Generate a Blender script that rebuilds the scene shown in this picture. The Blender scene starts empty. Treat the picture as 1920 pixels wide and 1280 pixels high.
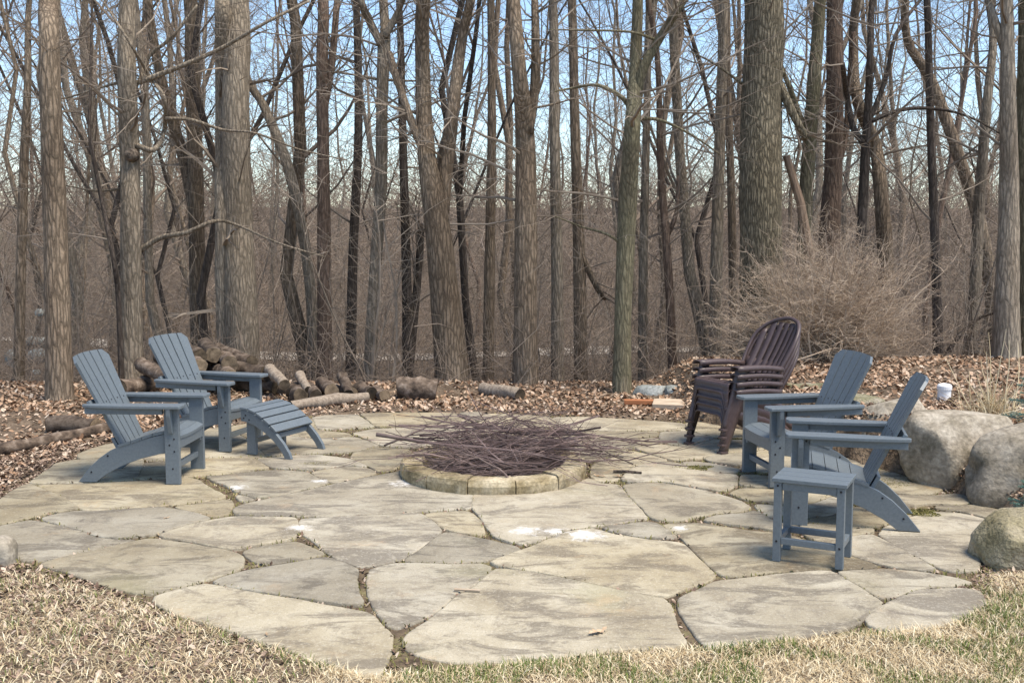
import bpy, bmesh, math, random
import numpy as np
from mathutils import Vector, Matrix
R = math.radians
rng = random.Random(7)
nrng = np.random.default_rng(7)
sc = bpy.context.scene
C = sc.collection

# ------------------------------------------------------------------ camera, sky, sun, exposure
F = 2044.0; CH = 1.82; PITCH = 0.103
cam_d = bpy.data.cameras.new('camera'); cam = bpy.data.objects.new('camera', cam_d); C.objects.link(cam)
cam_d.sensor_width = 36; cam_d.lens = F/1920*36; cam_d.clip_end = 600; cam_d.clip_start = .05
cam.location = (0, 0, CH); cam.rotation_euler = (R(90)-PITCH, 0, 0)
sc.camera = cam
SUN_EL, SUN_AZ = R(65), R(125)          # azimuth clockwise from +Y: high, off to the right
w = bpy.data.worlds.new('World'); sc.world = w; w.use_nodes = True
nt = w.node_tree; bg = nt.nodes['Background']
sky = nt.nodes.new('ShaderNodeTexSky'); sky.sky_type = 'NISHITA'; sky.sun_disc = False
sky.sun_elevation = SUN_EL; sky.sun_rotation = SUN_AZ; sky.air_density = 1.0; sky.dust_density = .2; sky.ozone_density = 2.6
nt.links.new(sky.outputs[0], bg.inputs[0]); bg.inputs[1].default_value = .125
sl = bpy.data.lights.new('sun', 'SUN'); sl.energy = 3.2; sl.angle = R(30); sl.color = (1, .91, .77)
so = bpy.data.objects.new('sun', sl); C.objects.link(so)
sd = Vector((math.sin(SUN_AZ)*math.cos(SUN_EL), math.cos(SUN_AZ)*math.cos(SUN_EL), math.sin(SUN_EL)))
so.rotation_euler = sd.to_track_quat('Z', 'Y').to_euler(); so.location = (6, 6, 14)
sc.view_settings.view_transform = 'Standard'; sc.view_settings.look = 'None'
sc.view_settings.exposure = 1.0; sc.view_settings.gamma = 1

# ------------------------------------------------------------------ helpers
cp, sp = math.cos(PITCH), math.sin(PITCH)
def ray(px, py):
    a, b = (px-960)/F, (640-py)/F
    return Vector((a, cp+b*sp, -sp+b*cp))
def G(px, py, z=0.0):                     # pixel -> point on a level plane
    d = ray(px, py); t = (z-CH)/d.z; return Vector((d.x*t, d.y*t, z))
def D(px, py, dist):                      # pixel -> point at a given distance
    d = ray(px, py); t = dist/d.y; return Vector((d.x*t, dist, CH+d.z*t))

class MB:
    def __init__(s): s.v = []; s.f = []
    def box(s, x0, x1, y0, y1, z0, z1, M=None):
        b = len(s.v)
        for z in (z0, z1):
            for x, y in ((x0, y0), (x1, y0), (x1, y1), (x0, y1)):
                p = Vector((x, y, z)); s.v.append(tuple(M @ p if M else p))
        s.f += [tuple(b+i for i in q) for q in ((3,2,1,0),(4,5,6,7),(0,1,5,4),(1,2,6,5),(2,3,7,6),(3,0,4,7))]
    def prism(s, poly, h0, h1, ax):       # polygon of 2-tuples extruded along an axis given by ax(u,v,h)
        b = len(s.v); n = len(poly)
        for h in (h0, h1): s.v += [tuple(ax(u, v, h)) for u, v in poly]
        s.f.append(tuple(b+i for i in range(n))[::-1]); s.f.append(tuple(b+n+i for i in range(n)))
        s.f += [(b+i, b+(i+1) % n, b+n+(i+1) % n, b+n+i) for i in range(n)]
    def tube(s, pts, rad, n=6, cap=True, wob=0, rg=None):
        b = len(s.v); m = len(pts); pts = [Vector(p) for p in pts]
        t0 = (pts[1]-pts[0]).normalized(); a = t0.orthogonal().normalized()
        for i, p in enumerate(pts):
            t = (pts[min(i+1, m-1)]-pts[max(i-1, 0)]).normalized()
            a = (a - t*a.dot(t));
            if a.length < 1e-5: a = t.orthogonal()
            a.normalize(); c = t.cross(a)
            for k in range(n):
                an = 2*math.pi*k/n; r = rad[i]*(1+(rg.uniform(-wob, wob) if wob else 0))
                q = p+a*(math.cos(an)*r)+c*(math.sin(an)*r); s.v.append((q.x, q.y, q.z))
        for i in range(m-1):
            for k in range(n):
                k2 = (k+1) % n
                s.f.append((b+i*n+k, b+i*n+k2, b+(i+1)*n+k2, b+(i+1)*n+k))
        if cap:
            s.f.append(tuple(b+k for k in range(n))[::-1]); s.f.append(tuple(b+(m-1)*n+k for k in range(n)))
    def mesh(s, name, mat, smooth=False):
        me = bpy.data.meshes.new(name); me.from_pydata(s.v, [], s.f); me.materials.append(mat)
        if smooth: me.polygons.foreach_set('use_smooth', [True]*len(me.polygons))
        me.update(); return me
    def build(s, name, mat, parent=None, smooth=False, bevel=0):
        o = bpy.data.objects.new(name, s.mesh(name, mat, smooth)); C.objects.link(o)
        if parent: o.parent = parent
        if bevel:
            m = o.modifiers.new('b', 'BEVEL'); m.width = bevel; m.segments = 2; m.limit_method = 'ANGLE'; m.angle_limit = R(40)
        return o
def fast_mesh(name, V, Fq, mat, parent=None):     # V (n,3) numpy, Fq (m,k) faces of one size
    me = bpy.data.meshes.new(name); k = Fq.shape[1]
    me.vertices.add(len(V)); me.vertices.foreach_set('co', V.astype(np.float32).ravel())
    me.loops.add(Fq.size); me.loops.foreach_set('vertex_index', Fq.astype(np.int32).ravel())
    me.polygons.add(len(Fq)); me.polygons.foreach_set('loop_start', np.arange(0, Fq.size, k, dtype=np.int32))
    me.update(calc_edges=True); me.validate(); me.materials.append(mat)
    o = bpy.data.objects.new(name, me); C.objects.link(o); o.parent = parent; return o
def tag(o, label=None, cat=None, group=None, kind=None):
    if label: o['label'] = label
    if cat: o['category'] = cat
    if group: o['group'] = group
    if kind: o['kind'] = kind
    return o
def empty(name, loc=(0,0,0), rz=0):
    o = bpy.data.objects.new(name, None); C.objects.link(o); o.location = loc; o.rotation_euler = (0,0,rz); o.empty_display_size = .1; return o
def copy_tree(o, parent=None):
    c = o.copy(); C.objects.link(c); c.parent = parent
    for ch in list(o.children): copy_tree(ch, c)
    return c

# ------------------------------------------------------------------ materials
def mat(name, cols, scale=8, stretch=(1,1,1), detail=6, rough=.85, bump=.3, bdist=.01, rnd=None, island=False, fine=0, spec=.3, dist=0):
    """noise-driven colour ramp over cols [(pos,rgb)...], bump from the same field; rnd: (lo,hi) brightness per object or island"""
    m = bpy.data.materials.new(name); m.use_nodes = True; t = m.node_tree; N = t.nodes; L = t.links
    b = N['Principled BSDF']; b.inputs['Roughness'].default_value = rough; b.inputs['Specular IOR Level'].default_value = spec
    tc = N.new('ShaderNodeTexCoord'); mp = N.new('ShaderNodeMapping'); mp.inputs['Scale'].default_value = stretch
    L.new(tc.outputs['Object'], mp.inputs[0])
    n = N.new('ShaderNodeTexNoise'); n.inputs['Scale'].default_value = scale; n.inputs['Detail'].default_value = detail; n.inputs['Roughness'].default_value = .62
    n.inputs['Distortion'].default_value = dist
    L.new(mp.outputs[0], n.inputs['Vector'])
    r = N.new('ShaderNodeValToRGB'); e = r.color_ramp.elements
    while len(e) < len(cols): e.new(.5)
    for q, (p, c) in zip(e, cols): q.position = p; q.color = (*c, 1)
    L.new(n.outputs[0], r.inputs[0]); col = r.outputs[0]
    if fine:
        n2 = N.new('ShaderNodeTexNoise'); n2.inputs['Scale'].default_value = fine; n2.inputs['Detail'].default_value = 4
        L.new(tc.outputs['Object'], n2.inputs['Vector'])
        mr = N.new('ShaderNodeMapRange'); mr.inputs[1].default_value = .3; mr.inputs[2].default_value = .7; mr.inputs[3].default_value = .72; mr.inputs[4].default_value = 1.25
        L.new(n2.outputs[0], mr.inputs[0])
        v = N.new('ShaderNodeVectorMath'); v.operation = 'SCALE'; L.new(col, v.inputs[0]); L.new(mr.outputs[0], v.inputs['Scale']); col = v.outputs[0]
    if rnd:
        if island: src = N.new('ShaderNodeNewGeometry').outputs['Random Per Island']
        else: src = N.new('ShaderNodeObjectInfo').outputs['Random']
        mr = N.new('ShaderNodeMapRange'); mr.inputs[3].default_value = rnd[0]; mr.inputs[4].default_value = rnd[1]; L.new(src, mr.inputs[0])
        v = N.new('ShaderNodeVectorMath'); v.operation = 'SCALE'; L.new(col, v.inputs[0]); L.new(mr.outputs[0], v.inputs['Scale']); col = v.outputs[0]
    L.new(col, b.inputs['Base Color'])
    if bump:
        bp = N.new('ShaderNodeBump'); bp.inputs['Strength'].default_value = bump; bp.inputs['Distance'].default_value = bdist
        L.new((n2 if fine and scale < 5 else n).outputs[0], bp.inputs['Height']); L.new(bp.outputs[0], b.inputs['Normal'])
    return m
def islands(name, cols, rough=.9):       # one colour per loose piece, from a ramp
    m = bpy.data.materials.new(name); m.use_nodes = True; t = m.node_tree; N = t.nodes; L = t.links
    b = N['Principled BSDF']; b.inputs['Roughness'].default_value = rough; b.inputs['Specular IOR Level'].default_value = .2
    g = N.new('ShaderNodeNewGeometry'); r = N.new('ShaderNodeValToRGB'); e = r.color_ramp.elements
    while len(e) < len(cols): e.new(.5)
    for q, (p, c) in zip(e, cols): q.position = p; q.color = (*c, 1)
    L.new(g.outputs['Random Per Island'], r.inputs[0]); L.new(r.outputs[0], b.inputs['Base Color']); return m
def bark(name, lo, hi, s=1.0, moss=None, furrow=.55):
    """vertical plates split by dark furrows (stretched Voronoi edges), broken up by noise; patches of moss or pale lichen"""
    m = bpy.data.materials.new(name); m.use_nodes = True; t = m.node_tree; N = t.nodes; L = t.links
    b = N['Principled BSDF']; b.inputs['Roughness'].default_value = .95; b.inputs['Specular IOR Level'].default_value = .12
    tc = N.new('ShaderNodeTexCoord').outputs['Object']
    def mapped(sc_):
        mp = N.new('ShaderNodeMapping'); mp.inputs['Scale'].default_value = sc_; L.new(tc, mp.inputs[0]); return mp.outputs[0]
    def noise(sc_, k, d, r=.65):
        n = N.new('ShaderNodeTexNoise'); n.inputs['Scale'].default_value = k; n.inputs['Detail'].default_value = d; n.inputs['Roughness'].default_value = r; L.new(mapped(sc_), n.inputs['Vector']); return n
    def mr(src, a, b_, c, d):
        x = N.new('ShaderNodeMapRange')
        for i, q in enumerate((a, b_, c, d)): x.inputs[1+i].default_value = q
        L.new(src, x.inputs[0]); return x.outputs[0]
    def math_(op, a, b_):
        x = N.new('ShaderNodeMath'); x.operation = op
        for i, q in enumerate((a, b_)):
            if isinstance(q, (int, float)): x.inputs[i].default_value = q
            else: L.new(q, x.inputs[i])
        return x.outputs[0]
    wob = noise((6*s, 6*s, 3*s), 1.0, 4); add = N.new('ShaderNodeVectorMath'); add.operation = 'MULTIPLY_ADD'
    L.new(wob.outputs['Color'], add.inputs[0]); add.inputs[1].default_value = (.9, .9, 1.2); L.new(mapped((26*s, 26*s, 4.2*s)), add.inputs[2])
    vo = N.new('ShaderNodeTexVoronoi'); vo.feature = 'DISTANCE_TO_EDGE'; vo.inputs['Scale'].default_value = 1.0; L.new(add.outputs[0], vo.inputs['Vector'])
    fur = mr(vo.outputs['Distance'], 0, .28, furrow, 1)
    big = noise((1.5, 1.5, .6), 1.0, 4); fine = noise((1, 1, .45), 38*s, 5, .75)
    r = N.new('ShaderNodeValToRGB'); e = r.color_ramp.elements
    cols = [(.36, lo), (.64, hi)] if not moss else [(.34, lo), (.52, moss), (.68, hi)]
    while len(e) < len(cols): e.new(.5)
    for q, (p, c) in zip(e, cols): q.position = p; q.color = (*c, 1)
    L.new(big.outputs[0], r.inputs[0])
    oi = N.new('ShaderNodeObjectInfo').outputs['Random']
    k = math_('MULTIPLY', math_('MULTIPLY', fur, mr(fine.outputs[0], .3, .7, .7, 1.3)), mr(oi, 0, 1, .85, 1.2))
    v = N.new('ShaderNodeVectorMath'); v.operation = 'SCALE'; L.new(r.outputs[0], v.inputs[0]); L.new(k, v.inputs['Scale']); L.new(v.outputs[0], b.inputs['Base Color'])
    bp = N.new('ShaderNodeBump'); bp.inputs['Strength'].default_value = .8; bp.inputs['Distance'].default_value = .02
    L.new(math_('ADD', fur, math_('MULTIPLY', fine.outputs[0], .5)), bp.inputs['Height']); L.new(bp.outputs[0], b.inputs['Normal'])
    return m
M = {}
M['slate'] = mat('slate_plastic', [(.4, (.118,.139,.154)), (.6, (.139,.162,.178))], scale=60, rough=.42, bump=.12, bdist=.002, spec=.45)
M['bolt'] = mat('bolt_metal', [(.4, (.012,.013,.016)), (.6, (.02,.02,.024))], scale=40, rough=.4, bump=0)
M['resin'] = mat('brown_resin', [(.4, (.066,.044,.043)), (.65, (.085,.059,.057))], scale=25, rough=.45, bump=.08, bdist=.002, spec=.45)
M['grey_bark'] = bark('grey_bark', (.235,.187,.136), (.35,.29,.22), furrow=.5)
M['brown_bark'] = bark('brown_bark', (.205,.150,.104), (.31,.24,.172), furrow=.45)
M['red_bark'] = bark('red_bark', (.14,.096,.07), (.225,.16,.12))
M['oak_bark'] = bark('oak_bark', (.215,.178,.12), (.31,.262,.185), 1.25, furrow=.33)
M['mossy_bark'] = bark('mossy_bark', (.18,.15,.10), (.29,.245,.175), 1.1, moss=(.20,.175,.11))
M['knot'] = mat('knot', [(.35, (.05,.038,.03)), (.65, (.24,.19,.145))], scale=22, rough=.95, bump=.8, bdist=.02)
M['dark_bark'] = bark('dark_bark', (.075,.059,.048), (.14,.112,.092))
M['pale_bark'] = bark('pale_bark', (.22,.175,.13), (.34,.285,.22))
M['twig'] = mat('twig', [(.3, (.15,.117,.088)), (.7, (.31,.255,.20))], scale=3, rough=.9, bump=0, rnd=(.75, 1.2), island=True)
M['far_twig'] = mat('far_twig', [(.3, (.18,.136,.10)), (.7, (.31,.245,.19))], scale=.4, rough=.95, bump=0, rnd=(.8, 1.2), island=True)
M['shrub_twig'] = mat('shrub_twig', [(.3, (.31,.23,.16)), (.7, (.54,.43,.325))], scale=4, rough=.9, bump=0, rnd=(.7, 1.25), island=True)
M['brush'] = mat('brush_twig', [(.3, (.075,.047,.044)), (.7, (.22,.16,.14))], scale=5, rough=.8, bump=0, rnd=(.35, 1.9), island=True)
M['branch'] = mat('cut_branch', [(.3, (.10,.07,.062)), (.7, (.21,.16,.14))], scale=20, stretch=(1,1,1), rough=.85, bump=.4, bdist=.003)
M['log_bark'] = mat('log_bark', [(.3, (.03,.022,.017)), (.5, (.115,.083,.06)), (.7, (.26,.205,.16))], scale=11, rough=.95, bump=.9, bdist=.02, rnd=(.6, 1.25))
M['log_end'] = mat('log_end', [(.3, (.05,.035,.022)), (.7, (.30,.22,.14))], scale=14, rough=.9, bump=.5, rnd=(.12, 1.2))
M['pale_wood'] = mat('pale_wood', [(.3, (.34,.25,.17)), (.7, (.58,.48,.36))], scale=6, stretch=(1,5,5), rough=.85, bump=.3)
M['snag'] = mat('snag_wood', [(.3, (.17,.11,.07)), (.7, (.34,.24,.165))], scale=7, stretch=(4,4,.6), rough=.9, bump=.7, bdist=.02)
M['grey_wood'] = mat('grey_wood', [(.3, (.17,.13,.095)), (.7, (.38,.31,.24))], scale=12, stretch=(3,3,1), rough=.9, bump=.8, bdist=.02)
M['red_wood'] = mat('red_wood', [(.3, (.30,.11,.045)), (.7, (.42,.18,.08))], scale=8, stretch=(1,6,6), rough=.8, bump=.2)
M['boulder'] = mat('boulder', [(.32, (.13,.11,.075)), (.46, (.28,.24,.183)), (.60, (.38,.335,.268)), (.74, (.21,.195,.12))], scale=4.5, detail=12, rough=.95, bump=.6, bdist=.014, fine=34, rnd=(.85,1.1))
M['mossy_rock'] = mat('mossy_rock', [(.35, (.10,.10,.05)), (.5, (.22,.20,.12)), (.65, (.33,.29,.23))], scale=4, detail=9, rough=.95, bump=.8, bdist=.03, fine=50)
M['tan_rock'] = mat('tan_rock', [(.34, (.13,.11,.055)), (.48, (.27,.23,.14)), (.64, (.40,.34,.245))], scale=3, detail=9, rough=.95, bump=.8, bdist=.03, fine=45)
M['grey_rock'] = mat('grey_rock', [(.35, (.17,.18,.16)), (.65, (.33,.34,.32))], scale=5, detail=8, rough=.95, bump=.6, bdist=.02, fine=40)
M['pit_stone'] = mat('pit_stone', [(.3, (.11,.083,.04)), (.48, (.27,.215,.125)), (.65, (.45,.38,.26))], scale=5, detail=9, rough=.92, bump=.8, bdist=.015, fine=55, rnd=(.85,1.15))
M['ash'] = mat('ash', [(.35, (.02,.018,.018)), (.7, (.10,.09,.085))], scale=12, rough=1, bump=.8, bdist=.02)
M['soil'] = mat('soil', [(.3, (.055,.038,.024)), (.5, (.13,.095,.06)), (.62, (.17,.145,.07)), (.75, (.24,.19,.13))], scale=9, detail=10, rough=1, bump=1, bdist=.02, fine=80)
M['ground'] = mat('ground', [(.3, (.07,.048,.03)), (.5, (.15,.108,.072)), (.7, (.24,.18,.125))], scale=3.5, detail=12, rough=1, bump=1, bdist=.04, fine=30)
M['path'] = mat('path', [(.3, (.36,.31,.25)), (.7, (.52,.46,.38))], scale=4, rough=1, bump=.4, fine=30)
M['creek'] = mat('creek_ice', [(.4, (.45,.48,.52)), (.6, (.66,.68,.70))], scale=1.2, rough=.35, bump=.2)
M['leaf'] = islands('leaf_litter', [(0, (.13,.075,.045)), (.3, (.27,.165,.10)), (.65, (.40,.27,.18)), (.9, (.48,.36,.26)), (1, (.56,.46,.36))])
M['dry_leaf'] = mat('dry_leaf', [(.3, (.30,.19,.10)), (.7, (.52,.39,.26))], scale=30, rough=.8, bump=.3, bdist=.003, rnd=(.7, 1.2))
M['mulch'] = islands('mulch', [(0, (.07,.045,.032)), (.35, (.19,.125,.09)), (.7, (.33,.24,.175)), (1, (.52,.42,.32))])
M['straw'] = islands('straw', [(0, (.36,.26,.15)), (.35, (.55,.43,.26)), (.7, (.68,.57,.37)), (1, (.76,.68,.50))])
M['grass'] = islands('green_grass', [(0, (.07,.11,.025)), (.5, (.13,.18,.045)), (1, (.26,.28,.09))])
M['moss'] = islands('moss', [(0, (.11,.11,.03)), (.5, (.20,.185,.06)), (1, (.34,.29,.13))])
M['needle'] = islands('spruce_needle', [(0, (.05,.11,.085)), (.5, (.09,.17,.135)), (1, (.17,.26,.21))])
M['white'] = mat('white_plastic', [(.4, (.72,.72,.72)), (.6, (.8,.8,.8))], scale=10, rough=.4, bump=0)

# flagstone: lichen-dark patches, warm tan ground, pale stains of their own shape
def flag_mat():
    m = bpy.data.materials.new('flagstone'); m.use_nodes = True; t = m.node_tree; N = t.nodes; L = t.links
    b = N['Principled BSDF']; b.inputs['Roughness'].default_value = .88; b.inputs['Specular IOR Level'].default_value = .25
    pos = N.new('ShaderNodeNewGeometry').outputs['Position']; oi = N.new('ShaderNodeObjectInfo').outputs['Random']
    off = N.new('ShaderNodeVectorMath'); off.operation = 'MULTIPLY_ADD'; cb = N.new('ShaderNodeCombineXYZ')
    for i in range(3): L.new(oi, cb.inputs[i])
    L.new(cb.outputs[0], off.inputs[0]); off.inputs[1].default_value = (37, 53, 11); L.new(pos, off.inputs[2])
    def noise(s, d, r=.6, di=0, v=off.outputs[0]):
        n = N.new('ShaderNodeTexNoise'); n.inputs['Scale'].default_value = s; n.inputs['Detail'].default_value = d; n.inputs['Roughness'].default_value = r; n.inputs['Distortion'].default_value = di
        L.new(v, n.inputs['Vector']); return n.outputs[0]
    def ramp(src, cols):
        r = N.new('ShaderNodeValToRGB'); e = r.color_ramp.elements
        while len(e) < len(cols): e.new(.5)
        for q, (p, c) in zip(e, cols): q.position = p; q.color = (*c, 1)
        L.new(src, r.inputs[0]); return r.outputs[0]
    def mix(f, a, c, mode='MIX'):
        x = N.new('ShaderNodeMix'); x.data_type = 'RGBA'; x.blend_type = mode
        if isinstance(f, float): x.inputs[0].default_value = f
        else: L.new(f, x.inputs[0])
        for s_, i in ((a, 6), (c, 7)):
            if isinstance(s_, tuple): x.inputs[i].default_value = (*s_, 1)
            else: L.new(s_, x.inputs[i])
        return x.outputs[2]
    def mr(src, a, b_, c, d):
        x = N.new('ShaderNodeMapRange'); x.interpolation_type = 'SMOOTHSTEP'
        for i, q in enumerate((a, b_, c, d)): x.inputs[1+i].default_value = q
        L.new(src, x.inputs[0]); return x.outputs[0]
    st = N.new('ShaderNodeMapping'); st.inputs['Scale'].default_value = (1, 2.2, 1); st.inputs['Rotation'].default_value = (0, 0, .3); L.new(off.outputs[0], st.inputs[0])
    base = ramp(noise(1.6, 7, .6, .4), [(.3, (.27,.222,.145)), (.5, (.39,.335,.235)), (.7, (.49,.437,.33))])
    base = mix(mr(noise(2.1, 8, .7, .8, st.outputs[0]), .47, .60, 0, .75), base, (.15,.125,.092))        # dark weathering
    base = mix(mr(noise(6.5, 10, .8, .8), .48, .66, 0, .62), base, (.20,.165,.12))
    base = mix(mr(noise(1.1, 5, .6, .3), .56, .72, 0, .4), base, (.30,.275,.15))                            # green algae tint
    base = mix(mr(noise(2.8, 6, .65, .5), .58, .74, 0, .45), base, (.48,.33,.18))                        # ochre
    base = mix(mr(noise(48, 5, .75), .50, .70, 0, .45), base, (.56,.51,.41), 'MIX')
    base = mix(mr(noise(130, 3, .7), .56, .72, 0, .55), base, (.13,.11,.085))                               # pits and specks
    v = N.new('ShaderNodeVectorMath'); v.operation = 'SCALE'; L.new(base, v.inputs[0]); L.new(mr(oi, 0, 1, .74, 1.04), v.inputs['Scale']); base = v.outputs[0]
    hs = N.new('ShaderNodeHueSaturation'); L.new(mr(N.new('ShaderNodeTexWhiteNoise').outputs['Value'], 0, 1, 1, 1), hs.inputs['Value']); wn = [n for n in N if n.type == 'TEX_WHITE_NOISE'][0]; wn.noise_dimensions = '1D'; L.new(oi, wn.inputs['W']); L.new(mr(wn.outputs['Value'], 0, 1, .86, 1.12), hs.inputs['Saturation']); L.new(base, hs.inputs['Color']); base = hs.outputs[0]
    for (px, py, r) in ((1095,1003,.17), (1040,996,.10), (985,995,.13), (560,988,.10), (443,914,.09), (598,901,.08), (1275,988,.08), (760,905,.14)):
        p = G(px, py); dn = N.new('ShaderNodeVectorMath'); dn.operation = 'DISTANCE'; L.new(pos, dn.inputs[0]); dn.inputs[1].default_value = p
        a = N.new('ShaderNodeMath'); a.operation = 'MULTIPLY_ADD'; L.new(noise(13, 8, .8, 1.0, pos), a.inputs[0]); a.inputs[1].default_value = r*4.0; 
        L.new(dn.outputs['Value'], a.inputs[2])
        base = mix(mr(a.outputs[0], r*2.0, r*2.9, .75, 0), base, (.72,.70,.67))
    L.new(base, b.inputs['Base Color'])
    bp = N.new('ShaderNodeBump'); bp.inputs['Strength'].default_value = .55; bp.inputs['Distance'].default_value = .012
    ad = N.new('ShaderNodeMath'); ad.operation = 'MULTIPLY_ADD'; L.new(noise(7, 10, .7), ad.inputs[0]); ad.inputs[1].default_value = 2; L.new(noise(90, 3), ad.inputs[2])
    L.new(ad.outputs[0], bp.inputs['Height']); L.new(bp.outputs[0], b.inputs['Normal'])
    return m
M['flag'] = flag_mat()

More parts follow.
